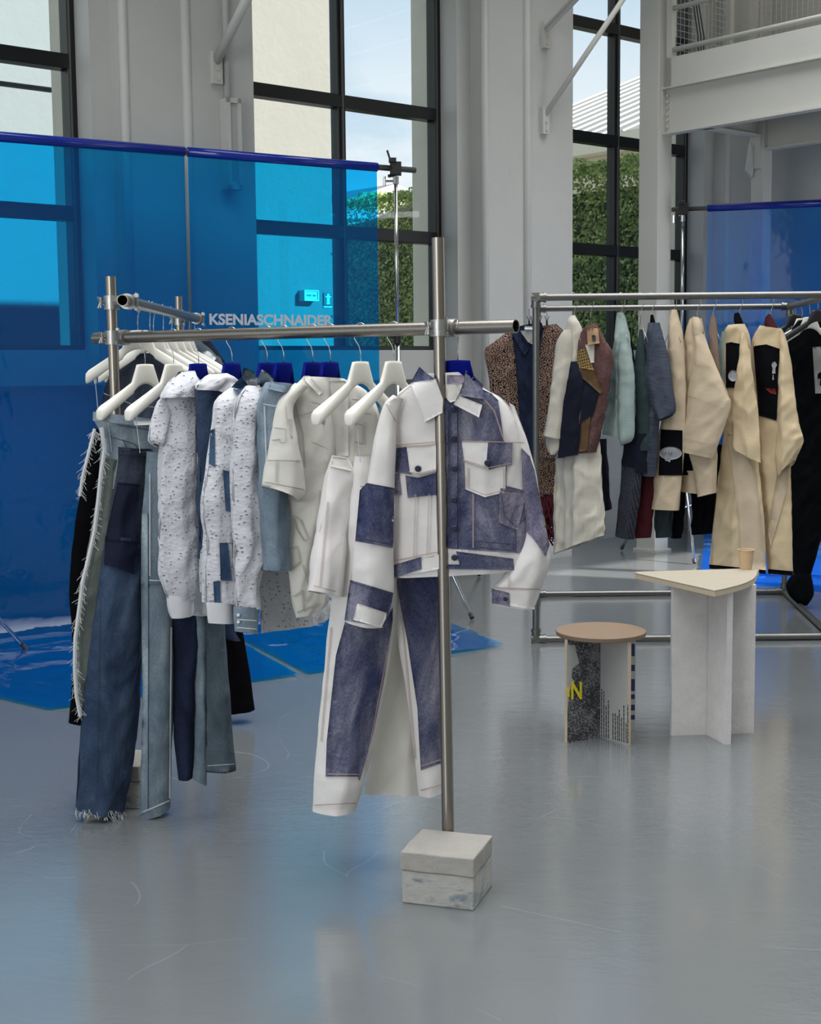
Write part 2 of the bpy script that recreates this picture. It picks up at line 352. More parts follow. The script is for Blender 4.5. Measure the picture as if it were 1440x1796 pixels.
# ---------------------------------------------------------------- mesh helpers
def link_obj(name, me, parent=None):
    o = bpy.data.objects.new(name, me); COL.objects.link(o)
    if parent is not None:
        o.parent = parent
    return o
def abs_loc(o):
    p = Vector(o.location)
    while o.parent is not None:
        o = o.parent; p += Vector(o.location)
    return p
def mk(name, verts, faces, mat, parent=None, uvs=None, smooth=False, at=None):
    """one mesh object from world-space verts; at = own origin for a top-level thing"""
    off = Vector((0, 0, 0))
    if parent is not None: off = abs_loc(parent)
    elif at is not None: off = Vector(at)
    me = bpy.data.meshes.new(name)
    me.from_pydata([tuple(Vector(v_) - off) for v_ in verts], [], faces)
    if uvs is not None:
        l = me.uv_layers.new(name='UVMap')
        flat = np.empty(len(me.loops)*2, dtype=np.float32); li = np.empty(len(me.loops), dtype=np.int32)
        me.loops.foreach_get('vertex_index', li); ua = np.array(uvs, dtype=np.float32); flat[:] = ua[li].ravel(); l.data.foreach_set('uv', flat)
    if smooth: me.polygons.foreach_set('use_smooth', [True]*len(me.polygons))
    for m_ in (mat if isinstance(mat, (list, tuple)) else [mat]): me.materials.append(M[m_] if isinstance(m_, str) else m_)
    me.update()
    o = link_obj(name, me, parent)
    if at is not None and parent is None: o.location = at
    return o
def tag(o, label=None, cat=None, group=None, kind=None):
    if label: o['label'] = label
    if cat: o['category'] = cat
    if group: o['group'] = group
    if kind: o['kind'] = kind
    return o
def thing(name, loc, label, cat, group=None, rz=0.0):
    o = bpy.data.objects.new(name, None); COL.objects.link(o); o.location = loc; o.rotation_euler = (0, 0, rz); o.empty_display_size = 0.1
    return tag(o, label, cat, group)
BOXF = [(0, 3, 2, 1), (4, 5, 6, 7), (0, 1, 5, 4), (1, 2, 6, 5), (2, 3, 7, 6), (3, 0, 4, 7)]
def boxv(f, x0, x1, y0, y1, z0, z1):
    return [f(x, y, z) for z in (z0, z1) for x, y in ((x0, y0), (x1, y0), (x1, y1), (x0, y1))]
def wbox(name, t0, t1, s0, s1, z0, z1, mat, parent=None, **k):
    return mk(name, boxv(WC, t0, t1, s0, s1, z0, z1), BOXF, mat, parent, **k)
class MB:                                       # collects simple shapes into one mesh
    def __init__(s): s.v = []; s.f = []
    def add(s, v_, f_):
        n = len(s.v); s.v += [Vector(a) for a in v_]; s.f += [tuple(i + n for i in q) for q in f_]; return s
    def box(s, c, d, rz=0.0):
        R = Matrix.Rotation(rz, 3, 'Z'); c = Vector(c); x, y, z = (k/2 for k in d)
        return s.add([c + R @ p for p in boxv(lambda a, b_, e_: Vector((a, b_, e_)), -x, x, -y, y, -z, z)], BOXF)
    def wb(s, *a): return s.add(boxv(WC, *a), BOXF)
    def tube(s, pts, r, n=8, cap=True, r1=None):
        pts = [Vector(p) for p in pts]; m = len(pts); base = len(s.v); up = None
        for i, p in enumerate(pts):
            d = (pts[min(i+1, m-1)] - pts[max(i-1, 0)]).normalized()
            if up is None: up = d.orthogonal().normalized()
            up = (up - d*up.dot(d)).normalized(); w = d.cross(up)
            rr = r if r1 is None else r + (r1 - r)*i/(m-1)
            for k in range(n):
                a = 2*PI*k/n; s.v.append(p + (up*math.cos(a) + w*math.sin(a))*rr)
        for i in range(m-1):
            for k in range(n):
                a = base+i*n+k; b_ = base+i*n+(k+1) % n; s.f.append((a, b_, b_+n, a+n))
        if cap:
            s.f.append(tuple(base+k for k in range(n))[::-1]); s.f.append(tuple(base+(m-1)*n+k for k in range(n)))
        return s
    def pipe(s, a, b_, ro, ri, n=20):           # hollow tube
        a, b_ = Vector(a), Vector(b_); d = (b_-a).normalized(); up = d.orthogonal().normalized(); w = d.cross(up); base = len(s.v)
        for p, r in ((a, ri), (a, ro), (b_, ro), (b_, ri)):
            for k in range(n):
                an = 2*PI*k/n; s.v.append(p + (up*math.cos(an)+w*math.sin(an))*r)
        for i in range(4):
            j = (i+1) % 4
            for k in range(n):
                k2 = (k+1) % n; s.f.append((base+i*n+k, base+i*n+k2, base+j*n+k2, base+j*n+k))
        return s
    def build(s, name, mat, parent=None, smooth=False, **k): return mk(name, s.v, s.f, mat, parent, smooth=smooth, **k)
def smooth_by_angle(o, ang=0.6):
    me = o.data
    me.polygons.foreach_set('use_smooth', [True]*len(me.polygons))
    bm = bmesh.new(); bm.from_mesh(me)
    for e_ in bm.edges:
        if len(e_.link_faces) == 2 and e_.calc_face_angle(0) > ang: e_.smooth = False
    bm.to_mesh(me); bm.free(); return o
def bevel(o, w, seg=2):
    md = o.modifiers.new('bevel', 'BEVEL'); md.width = w; md.segments = seg; md.limit_method = 'ANGLE'; return o

# ---------------------------------------------------------------- cloth
def cat(p0, p1, p2, p3, t):
    return 0.5*((2*p1) + (p2-p0)*t + (2*p0-5*p1+4*p2-p3)*t*t + (3*p1-p0-3*p2+p3)*t*t*t)
class Cloth:
    pass
def loft(name, mat, rows, plane, parent, th=0.03, off=0.0, fold=0.008, lam=0.07, seed=0, nu=None, ramp=True, step=0.014, close=False):
    """a sleeve, leg or body: rows of left and right image points laid on a vertical plane, given depth and folds"""
    L = [plane.at(a[0], a[1], off) for a, _ in rows]; R = [plane.at(b_[0], b_[1], off) for _, b_ in rows]
    LL, RR = [], []
    for i in range(len(rows)-1):
        n = max(2, int(((L[i+1]-L[i]).length + (R[i+1]-R[i]).length)/2/step))
        for k in range(n + (1 if i == len(rows)-2 else 0)):
            t = k/n; g = lambda A: cat(A[max(i-1, 0)], A[i], A[i+1], A[min(i+2, len(A)-1)], t)
            LL.append(g(L)); RR.append(g(R))
    wmax = max((r-l).length for l, r in zip(LL, RR))
    if nu is None: nu = 2*int(min(54, max(12, wmax/0.009)))
    rnd = random.Random(seed*31 + len(rows)); ph = [rnd.uniform(0, 6.28) for _ in range(8)]; sx = rnd.uniform(0, 50)
    V_, F_, UV = [], [], []; vlen = 0.0; N = plane.n; total = sum((LL[i+1]-LL[i]).length for i in range(len(LL)-1)) or 1
    for j, (l, r) in enumerate(zip(LL, RR)):
        if j: vlen += ((l+r)/2 - (LL[j-1]+RR[j-1])/2).length
        w = (r-l).length; mid = (l+r)/2; half = (r-l)/2; vv_ = vlen/total
        t_ = min(th, w*0.42); rp_ = (0.35 + 0.65*min(1, vv_*1.6)) if ramp else 1.0
        if close and j == 0: t_ *= 0.5
        for k in range(nu):
            a = 2*PI*k/nu; c_, s_ = math.cos(a), math.sin(a)
            x = math.copysign(1-(1-abs(c_))**1.15, c_); y = math.copysign((1-abs(x)**2.4)**0.8, s_) if k % (nu//2) else 0.0
            side = 0 if y >= 0 else 1; um = x*w/2
            s1 = math.sin(um/lam*PI + ph[side] + 0.8*math.sin(vlen*4+ph[2])); s2 = math.sin(um/lam*2*PI*0.37 + ph[3+side] + 0.6*math.sin(vlen*2.6+ph[5]))
            d = ((1-abs(s1))**1.6*1.6 - 0.5)*0.9 + s2*0.7
            d = d*fold*rp_*(1-abs(x)**6*0.5)
            q = Vector((um*9+sx, vlen*7, side*3.7)); d += noise.noise(q)*fold*0.9
            q2 = Vector(((um+vlen*0.55)*11+sx, (vlen-um*0.4)*4, side*5.1)); q3 = Vector(((um-vlen*0.8)*8+sx*2, (vlen+um*0.6)*5, side*2.3))
            d += (max(0, 0.34-abs(noise.noise(q2)))*2.2 - 0.3)*fold*1.0 + (max(0, 0.25-abs(noise.noise(q3)))*2.6 - 0.25)*fold*0.8
            edge = noise.noise(Vector((sx+side, vlen*11, x*2)))*fold*0.35
            V_.append(mid + half*x*(1+0) + N*(y*t_ + d) + half.normalized()*edge if w > 1e-6 else mid)
            UV.append((um + side*0.6, -vlen))
    nr = len(LL)
    for j in range(nr-1):
        for k in range(nu):
            k2 = (k+1) % nu; F_.append((j*nu+k, (j+1)*nu+k, (j+1)*nu+k2, j*nu+k2))
    o = mk(name, V_, F_, mat, parent, UV, smooth=True)
    o['wv'] = 0; del o['wv']
    c = Cloth(); c.o = o; c.v = V_; c.f = F_; c.plane = plane; c.bvh = BVHTree.FromPolygons(V_, F_); c.parent = parent; c.off = off
    return c
def hit(cl, px, py, eps):
    d = ray(px, py).normalized()
    best = None
    for c in (cl if isinstance(cl, list) else [cl]):
        h_, n_, i_, dist = c.bvh.ray_cast(ORG, d)
        if h_ is not None and (best is None or dist < best[1]): best = (h_, dist)
    c0 = (cl[0] if isinstance(cl, list) else cl)
    if best is None:
        p = c0.plane.at(px, py, c0.off + 0.01); bb = None
        for c in (cl if isinstance(cl, list) else [cl]):
            h_, n_, i_, dist = c.bvh.find_nearest(p)
            if h_ is not None and (bb is None or dist < bb[1]): bb = (h_, dist)
        if bb and bb[1] < 0.06: p = p + d*((bb[0]-p).dot(d))
    else: p = best[0]
    return p - d*eps
def patch(name, mat, cl, poly, eps=0.005, grid=5, label=None, thick=0.005, parent=None):
    """a sewn-on piece that follows the surface of cl; its rim runs back into the cloth"""
    pts = []; n = len(poly)
    for i in range(n):
        a, b_ = poly[i], poly[(i+1) % n]; L_ = math.dist(a, b_); m_ = max(1, int(L_/grid))
        for k in range(m_): pts.append(Vector((a[0]+(b_[0]-a[0])*k/m_, a[1]+(b_[1]-a[1])*k/m_)))
    nb = len(pts)
    xs = [p[0] for p in poly]; ys = [p[1] for p in poly]
    def inside(x, y):
        r = False; j = n-1
        for i in range(n):
            if (poly[i][1] > y) != (poly[j][1] > y) and x < (poly[j][0]-poly[i][0])*(y-poly[i][1])/(poly[j][1]-poly[i][1]) + poly[i][0]: r = not r
            j = i
        return r
    yy = min(ys)+grid/2
    while yy < max(ys):
        xx = min(xs)+grid/2
        while xx < max(xs):
            if inside(xx, yy) and min((Vector((xx, yy))-p).length for p in pts[:nb]) > grid*0.45: pts.append(Vector((xx, yy)))
            xx += grid
        yy += grid
    v2, _, f2, *_ = delaunay_2d_cdt(pts, [(i, (i+1) % nb) for i in range(nb)], [], 1, 1e-4)
    V_ = []; UV = []
    pl = (cl[0] if isinstance(cl, list) else cl).plane
    for p in v2:
        q = hit(cl, p.x, p.y, eps); V_.append(q); UV.append((q.dot(pl.g), q.z))
    F_ = []
    for f_ in f2:
        f_ = list(f_); a, b_, c_ = (Vector((v2[i].x, v2[i].y)) for i in f_[:3])
        F_.append(f_)
    # rim
    from collections import Counter
    ed = Counter()
    for f_ in F_:
        for i in range(len(f_)): ed[tuple(sorted((f_[i], f_[(i+1) % len(f_)])))] += 1
    be = [e_ for e_, k in ed.items() if k == 1]; mp_ = {}
    for e_ in be:
        for i in e_:
            if i not in mp_:
                mp_[i] = len(V_); dd = (V_[i]-ORG).normalized(); V_.append(V_[i] + dd*(thick+eps)); UV.append(UV[i])
    for a, b_ in be: F_.append((a, b_, mp_[b_], mp_[a]))
    o = mk(name, V_, F_, mat, parent or (cl[0] if isinstance(cl, list) else cl).parent, UV, smooth=False)
    me = o.data
    k = len(f2); sm = [i < k for i in range(len(me.polygons))]; me.polygons.foreach_set('use_smooth', sm)
    if label: o['label'] = label
    return o
def stitches(name, mat, cl, lines, r=0.0009, eps=0.0075, grid=9, parent=None, double=0):
    mb = MB()
    for ln in lines:
        pts = []
        for i in range(len(ln)-1):
            a, b_ = ln[i], ln[i+1]; m_ = max(1, int(math.dist(a, b_)/grid))
            for k in range(m_): pts.append((a[0]+(b_[0]-a[0])*k/m_, a[1]+(b_[1]-a[1])*k/m_))
        pts.append(ln[-1])
        mb.tube([hit(cl, x, y, eps) for x, y in pts], r, 4)
        if double: mb.tube([hit(cl, x+double, y+double*0.6, eps) for x, y in pts], r, 4)
    return tag(mb.build(name, mat, parent or (cl[0] if isinstance(cl, list) else cl).parent), kind='stuff')
def disc(name, mat, c, nrm, r, h, parent, n=14):
    mb = MB(); nrm = nrm.normalized(); mb.tube([c - nrm*0.004, c + nrm*h*0.6, c + nrm*h], r, n)
    for k in range(n): mb.v[2*n+k] = c + nrm*h + (mb.v[2*n+k]-(c+nrm*h))*0.72
    return mb.build(name, mat, parent, smooth=False)
def buttons(cl, pts, r=0.009, mat='button', name='button', eps=0.007):
    for x, y in pts:
        p = hit(cl, x, y, eps); disc(name, mat, p, ORG-p, r, 0.004, (cl[0] if isinstance(cl, list) else cl).parent)
def fringe(name, mat, pts, n, ln, spread, parent, r=0.0006, down=1.0, seed=1):
    rnd = random.Random(seed); mb = MB(); acc = [(pts[i], pts[i+1]) for i in range(len(pts)-1)]; tot = sum((b_-a).length for a, b_ in acc)
    for a, b_ in acc:
        m_ = max(1, int(n*(b_-a).length/tot))
        for k in range(m_):
            p = a.lerp(b_, rnd.random()); l = ln*rnd.uniform(0.4, 1.3)
            d = Vector((rnd.uniform(-1, 1)*spread, rnd.uniform(-0.5, 0.3)*spread, -down)).normalized()
            q = p + d*l*0.5 + Vector((rnd.uniform(-1, 1), rnd.uniform(-1, 1), 0))*l*0.15; e_ = p + d*l + Vector((rnd.uniform(-1, 1), rnd.uniform(-1, 0.6), 0))*l*0.3
            mb.tube([p, q, e_], r, 3, cap=False)
    return tag(mb.build(name, mat, parent), kind='stuff')
# ================================================================ the room
def S(o, label=None): o['kind'] = 'structure'; return o
mb = MB(); mb.add([(-14, -9, -0.1), (14, -9, -0.1), (14, 18, -0.1), (-14, 18, -0.1), (-14, -9, 0), (14, -9, 0), (14, 18, 0), (-14, 18, 0)], BOXF)
floor = S(mk('floor', boxv(WC, -13, 9, -0.45, 9.2, -0.1, 0.0), BOXF, 'floor'))
floor['label'] = 'grey glossy painted concrete floor'
ZT = 5.27; ZC = 5.62
S(wbox('ceiling', -13, 9, -0.45, 9.2, ZC, ZC+0.12, 'ceiling'))
wall = bpy.data.objects.new('wall_window_side', None); COL.objects.link(wall); S(wall); wall['label'] = 'white painted wall of tall piers between the black framed windows'
ENDS = [-9.87, -6.86, -3.85, -0.83, 2.13]           # right edge of each window along the wall
wbox('lower_wall', -13, 2.85, -0.42, -0.2, 0, 1.45, 'wall', wall)
wbox('sill_band', -13, 2.85, -0.34, 0.05, 1.45, 1.67, 'wall', wall)
wbox('lintel', -13, 2.85, -0.30, 0.22, ZT, ZC, 'wall', wall)
def pier(t0, t1):
    m_ = MB(); m_.wb(t0, t1, -0.03, 0.37, 0, ZC); m_.build('pier', 'wall', wall)
for a in ENDS:
    t1 = a+1.08 if a < 2 else 2.85
    pier(a+0.14, t1)
    wbox('window_reveal', a, a+0.14, -0.03, 0.22, 1.45, ZC, 'wall', wall); wbox('outer_reveal', a, a+0.14, -0.30, -0.03, 1.45, ZC, 'wall_out', wall)
    if a < 2: wbox('window_reveal', a+1.08, a+1.14, -0.30, 0.22, 1.45, ZC, 'wall', wall)
    # steel column cast into the pier, a rounded rib beside a shallow flange
    m_ = MB(); m_.wb(a+0.60, min(a+1.075, t1), 0.37, 0.395, 0, ZC); m_.build('pier_flange', 'wall', wall)
    m_ = MB(); m_.tube([WC(a+0.585, 0.375, 0.0), WC(a+0.585, 0.375, ZC)], 0.032, 12); m_.build('pier_rib', 'wall', wall, smooth=True)
    m_ = MB(); m_.tube([WC(a+0.155, 0.355, 0.0), WC(a+0.155, 0.355, ZC)], 0.03, 12); m_.build('pier_corner_bead', 'wall', wall, smooth=True)
# far wall and the wall opposite the windows (out of view; the sun comes through its opening)
S(wbox('wall_far', 2.85, 3.0, -0.42, 2.6, 0, ZC, 'wall'))
HEAD = 0.477*(9.2-0.92)/0.88
ow = bpy.data.objects.new('wall_opposite', None); COL.objects.link(ow); S(ow)
wbox('wall_panel', -13, 3.68, 9.0, 9.2, 0, ZC, 'wall', ow)
wbox('wall_panel', 6.1, 9, 9.0, 9.2, 0, ZC, 'wall', ow)
wbox('wall_panel', 3.68, 6.1, 9.0, 9.2, HEAD, ZC, 'wall', ow)
wbox('mullion', 4.10, 4.19, 9.0, 9.1, 0, HEAD, 'frame', ow)

# windows
def window(n, a):
    w = bpy.data.objects.new('window_%d' % n, None); COL.objects.link(w); S(w)
    t0, t1 = a-1.88, a; mid = (t0+t1)/2
    zs = [1.67, 2.515, 3.435, 4.355, ZT]
    def bar(nm, *b_):
        o = wbox(nm, *b_, 'frame', w); bevel(o, 0.004, 1)
    bar('frame_side', t0, t0+0.055, -0.06, 0.04, 1.67, ZT); bar('frame_side', t1-0.055, t1, -0.06, 0.04, 1.67, ZT)
    bar('frame_sill', t0+0.055, t1-0.055, -0.06, 0.04, 1.67, 1.70); bar('frame_head', t0+0.055, t1-0.055, -0.06, 0.04, ZT-0.05, ZT)
    bar('mullion', mid-0.035, mid+0.035, -0.06, 0.03, 1.70, ZT-0.05)
    for tt in (mid+0.012, t1-0.03): wbox('glazing_strip', tt-0.018, tt-0.006, 0.03 if tt < t1-0.05 else 0.04, 0.046, 1.70, ZT-0.05, 'frame_grey', w)
    for z in zs[1:-1]: bar('transom', t0+0.04, t1-0.04, -0.06, 0.045, z-0.045, z+0.045)
    for i in range(4):
        z0 = zs[i]+(0.045 if i else 0.03); z1 = zs[i+1]-0.045
        for c0, c1 in ((t0+0.055, mid-0.035), (mid+0.035, t1-0.055)):
            o = mk('pane', [WC(c0, 0, z0), WC(c1, 0, z0), WC(c1, 0, z1), WC(c0, 0, z1)], [(0, 1, 2, 3)], 'glass', w)
for i, a in enumerate(ENDS[1:]): window(i+1, a)

# ================================================================ outside
g_ = S(mk('ground', boxv(WC, -30, 30, -40, -0.42, -0.15, -0.02), BOXF, 'ground'))
SO = -8.0; SH_ = -5.43
bd = thing('stucco_building', WC(-2, SO, 0), 'tall pale stucco building wall seen through the middle window', 'building')
wbox('wall', -14, 4.25, SO-3, SO, 0, 11, 'stucco', bd)
an = thing('annex_building', WC(-6, SO+0.6, 0), 'low building tinted like the pane reflection, with a pale fascia seen through the left window', 'building')  # added building; its blue grey stands in for the window reflection
wbox('wall', -14, -0.2, SO+0.01, SO+1.2, 2.24, 4.70, 'annex', an)
wbox('fascia', -14, -0.15, SO+0.01, SO+1.28, 4.70, 4.86, 'annex', an)
wbox('base', -14, -0.2, SO+0.01, SO+1.24, 0, 2.24, 'annex_dark', an)
wbox('upper_wall', -14, -0.2, SO+0.01, SO+0.5, 4.86, 8.2, 'annex', an)
for k in range(9): wbox('roof_rib', -12+k*1.3, -11.9+k*1.3, SO+0.5, SO+0.56, 4.86, 8.2, 'annex', an)
# signs
sg = thing('wall_sign', WC(3.7, SO, 2.5), 'small white framed sign box on the stucco wall outside', 'sign')
sp_ = Plane(WC(0, SO, 0), (T2.x, T2.y)); c = sp_.at(537, 519); ts = (Vector((c.x, c.y))-B2).dot(T2); zs_ = c.z
m_ = MB(); m_.wb(ts-0.125, ts+0.125, SO, SO+0.12, zs_-0.075, zs_+0.075); m_.build('box', 'sign_white', sg)
m_ = MB()
for x0, x1, y0, y1 in ((-.125, .125, .062, .075), (-.125, .125, -.075, -.062), (-.125, -.112, -.062, .062), (.112, .125, -.062, .062)): m_.wb(ts+x0, ts+x1, SO+0.12, SO+0.135, zs_+y0, zs_+y1)
m_.build('border', 'sign_white', sg)
m_ = MB(); rnd = random.Random(3)
x = -0.085
for k in range(11):
    if k != 6: m_.wb(ts+x, ts+x+0.011, SO+0.12, SO+0.122, zs_-0.012, zs_+0.012+0.004*rnd.random())
    x += 0.0155
tag(m_.build('lettering', 'ink', sg), kind='stuff')
rs = thing('restroom_sign', WC(4.0, SO, 2.4), 'dark square restroom sign with a white standing figure outside', 'sign')
c = sp_.at(574, 524); ts = (Vector((c.x, c.y))-B2).dot(T2); zs_ = c.z
wbox('plate', ts-0.075, ts+0.07, SO, SO+0.02, zs_-0.09, zs_+0.085, 'sign_dark', rs)
m_ = MB(); SB = SO+0.02; SF = SO+0.026
for x0, x1, y0, y1 in ((-.018, .018, .045, .07), (-.024, .024, -.03, .042), (-.05, .05, .02, .035), (-.024, -.004, -.07, -.03), (.004, .024, -.07, -.03), (-.032, .032, -.078, -.07)): m_.wb(ts+x0, ts+x1, SB, SF, zs_+y0, zs_+y1)
m_.build('figure', 'sign_white', rs)
wbox('caption_plate', ts-0.075, ts+0.07, SO, SO+0.015, zs_-0.125, zs_-0.105, 'sign_white', rs)

# hedge, perpendicular to the wall
hd = thing('ivy_hedge', WC(2.35, -3, 0), 'tall clipped green ivy hedge outside running away from the windows', 'hedge')
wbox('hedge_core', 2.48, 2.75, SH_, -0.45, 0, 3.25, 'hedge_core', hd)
def leaves(name, n, f, size, parent, seed):
    rs_ = np.random.RandomState(seed); V_ = []; F_ = []
    for i in range(n):
        p, nn_ = f(rs_); sz = size*rs_.uniform(0.6, 1.3)
        nn_ = (Vector(nn_) + Vector(rs_.uniform(-0.75, 0.75, 3))).normalized(); u = nn_.orthogonal().normalized(); u = Matrix.Rotation(rs_.uniform(0, 6.28), 3, nn_) @ u; w = nn_.cross(u)
        b0 = len(V_)
        for a, c_, d in ((-1, 0, 0), (-0.2, -0.6, 0.12), (1, 0, -0.15), (-0.2, 0.6, 0.12)): V_.append(p + u*a*sz + w*c_*sz + nn_*d*sz)
        F_.append((b0, b0+1, b0+2)); F_.append((b0, b0+2, b0+3))
    return tag(mk(name, V_, F_, 'leaf', parent), kind='stuff')
tn = Vector((-T2.x, -T2.y, 0))
def hf(r):
    s_ = SH_ + (-0.45-SH_)*r.uniform()**0.8; z = r.uniform(1.2, 3.5) 
    bulge = noise.noise(Vector((s_*2.2, z*2.2, 0)))*0.07
    return WC(2.33+bulge+r.uniform(-0.05, 0.12), s_, z), tn + Vector((0, 0, 0.35))
leaves('leaves', 30000, hf, 0.024, hd, 1)
def ht(r):
    s_ = r.uniform(SH_, -0.45); t_ = r.uniform(2.3, 2.9)
    return WC(t_, s_, 3.44+r.uniform(0, 0.1)+0.06*noise.noise(Vector((s_*3, t_*3, 5)))), Vector((0, 0, 1))
leaves('top_leaves', 6000, ht, 0.027, hd, 2)
# neighbour building with a ribbed metal roof behind the hedge
nb = thing('metal_roof_building', WC(12, -6, 0), 'white building with a sloping ribbed metal roof beyond the hedge', 'building')
def tq(t, s, z): return WC(t, s, z)
ev0, ev1, rg0, rg1 = (8.26, -10.5, 4.9), (8.26, -2.5, 4.9), (16.7, -10.5, 8.2), (16.7, -2.5, 8.2)
mk('wall', [tq(8.35, -10.2, 0), tq(8.35, -2.5, 0), tq(8.35, -2.5, 4.85), tq(8.35, -10.2, 4.85), tq(16, -10.2, 0), tq(16, -10.2, 7.8)], [(0, 1, 2, 3), (0, 4, 5, 3)], 'wall_out', nb)
rv = [tq(*ev0), tq(*ev1), tq(*rg1), tq(*rg0)]
mk('roof', rv + [v_ + Vector((0, 0, 0.1)) for v_ in rv], BOXF, 'roofmetal', nb)
for k in range(19):
    s_ = -10.4 + 7.8*k/18
    m_ = MB(); m_.tube([tq(8.26, s_, 5.02), tq(16.7, s_, 8.32)], 0.022, 4); m_.build('rib', 'rib', nb)
wbox('gutter', 8.05, 8.3, -10.6, -2.5, 4.72, 4.97, 'wall_out', nb)
fr = thing('grey_roof_house', WC(7, -16, 0), 'distant dark grey pitched roof peeking above the hedge end', 'building')
mk('wall', boxv(WC, 6.9, 13.6, -22, -14, 0, 4.0), BOXF, 'stucco', fr)
p0, p1, p2, p3, q0, q1 = WC(6.6, -13.8, 4.0), WC(14.0, -13.8, 4.0), WC(14.0, -22.2, 4.0), WC(6.6, -22.2, 4.0), WC(10.3, -13.8, 5.2), WC(10.3, -22.2, 5.2)
mk('roof', [p0, p1, p2, p3, q0, q1], [(0, 1, 4), (2, 3, 5), (1, 2, 5, 4), (3, 0, 4, 5), (0, 3, 2, 1)], 'greyroof', fr)

# ================================================================ mezzanine steel
mz = thing('mezzanine', WC(1.05, 0.7, 0), 'white painted steel mezzanine frame with railings above the right rack', 'mezzanine')
def ibeam_col(name, t, s, z1, parent, w=0.17, d=0.2):
    m_ = MB(); m_.wb(t-w/2, t+w/2, s-d/2, s-d/2+0.014, 0, z1); m_.wb(t-w/2, t+w/2, s+d/2-0.014, s+d/2, 0, z1); m_.wb(t-0.006, t+0.006, s-d/2, s+d/2, 0, z1)
    return m_.build(name, 'steel_white', parent)
def box_col(name, t, s, z1, w, d):
    o = wbox(name, t-w/2, t+w/2, s-d/2, s+d/2, 0, z1, 'steel_white', mz); return bevel(o, 0.006, 2)
tC, sC = 0.98, 0.62
box_col('column', tC, sC, ZC, 0.17, 0.20)
wbox('base_plate', tC-0.10, tC+0.10, sC-0.12, sC+0.12, 0, 0.02, 'steel_white', mz)
sE0 = sC+0.1
ZB, ZF = 3.39, 3.73
def chan(name, t0, t1, s0, s1, z0, z1, lip=0.09, side=-1):
    """channel running along s, web facing -t"""
    m_ = MB(); m_.wb(t0, t0+0.012, s0, s1, z0, z1); m_.wb(t0-lip if side < 0 else t0, t0+lip, s0, s1, z0-0.014, z0); m_.wb(t0-lip if side < 0 else t0, t0+lip, s0, s1, z1, z1+0.012)
    return m_.build(name, 'steel_white', mz)
chan('edge_beam', tC-0.0, 0, sE0, 5.2, ZB, ZF, 0.05)
wbox('toe_board', tC-0.03, tC-0.018, sE0+0.03, 5.2, ZF+0.012, 3.97, 'steel_white', mz)
wbox('end_plate', tC-0.045, tC+0.05, sE0-0.005, sE0+0.008, ZB-0.02, ZF+0.02, 'steel_white', mz)
for k in range(6):
    m_ = MB(); z = ZB+0.05+k*0.048; m_.tube([WC(tC-0.003, sE0+0.03, z), WC(tC-0.02, sE0+0.03, z)], 0.012, 6); m_.build('bolt', 'steel_white', mz)
wbox('deck', tC+0.0, 2.85, sE0, 5.2, ZF+0.014, ZF+0.06, 'steel_white', mz)
# railing on the near edge
def rail(name, a, b_, r): m_ = MB(); m_.tube([a, b_], r, 10); o = m_.build(name, 'steel_white', mz, smooth=True); return o
wbox('baluster', tC-0.03, tC+0.02, sE0+0.03, sE0+0.08, ZF+0.012, 4.95, 'steel_white', mz)
for z in (4.03, 4.35, 4.68, 4.95): rail('guard_rail', WC(tC-0.005, sE0+0.04, z), WC(tC-0.005, 5.2, z), 0.02)
for s_ in (2.4, 4.0): wbox('baluster', tC+0.0, tC+0.04, s_, s_+0.05, ZF+0.012, 4.95, 'steel_white', mz)
# cross beams under the deck and inner column
t2, s2 = 1.72, 1.12
box_col('column', t2, s2, ZB+0.2, 0.12, 0.12)
m_ = MB(); m_.wb(tC+0.012, t2, s2-0.05, s2+0.05, ZB-0.014, ZB); m_.wb(tC+0.012, t2, s2-0.006, s2+0.006, ZB, ZF); m_.build('cross_beam', 'steel_white', mz)
m_ = MB(); m_.wb(t2-0.05, t2+0.05, s2+0.06, 5.0, 3.27, 3.284); m_.wb(t2-0.006, t2+0.006, s2+0.06, 5.0, 3.284, 3.7); m_.build('inner_beam', 'steel_white', mz)
m_ = MB(); m_.wb(t2-0.10, t2-0.06, s2-0.05, s2+0.05, 3.12, ZB-0.014); m_.build('bracket', 'steel_white', mz)
gp = [WC(t2-0.2, s2-0.02, 3.1), WC(t2-0.12, s2-0.02, 3.05), WC(t2-0.08, s2-0.02, 3.28), WC(t2-0.15, s2-0.02, 3.32)]
mk('gusset', gp + [v_ + Vector((0.012, -0.016, 0)) for v_ in gp], BOXF, 'steel_white', mz)
gp = [WC(tC+0.05, sC-0.13, 3.05), WC(tC+0.16, sC-0.13, 3.12), WC(tC+0.13, sC-0.13, 3.38), WC(tC+0.05, sC-0.13, 3.38)]
mk('gusset', gp + [v_ + Vector((0.012, -0.016, 0)) for v_ in gp], BOXF, 'steel_white', mz)
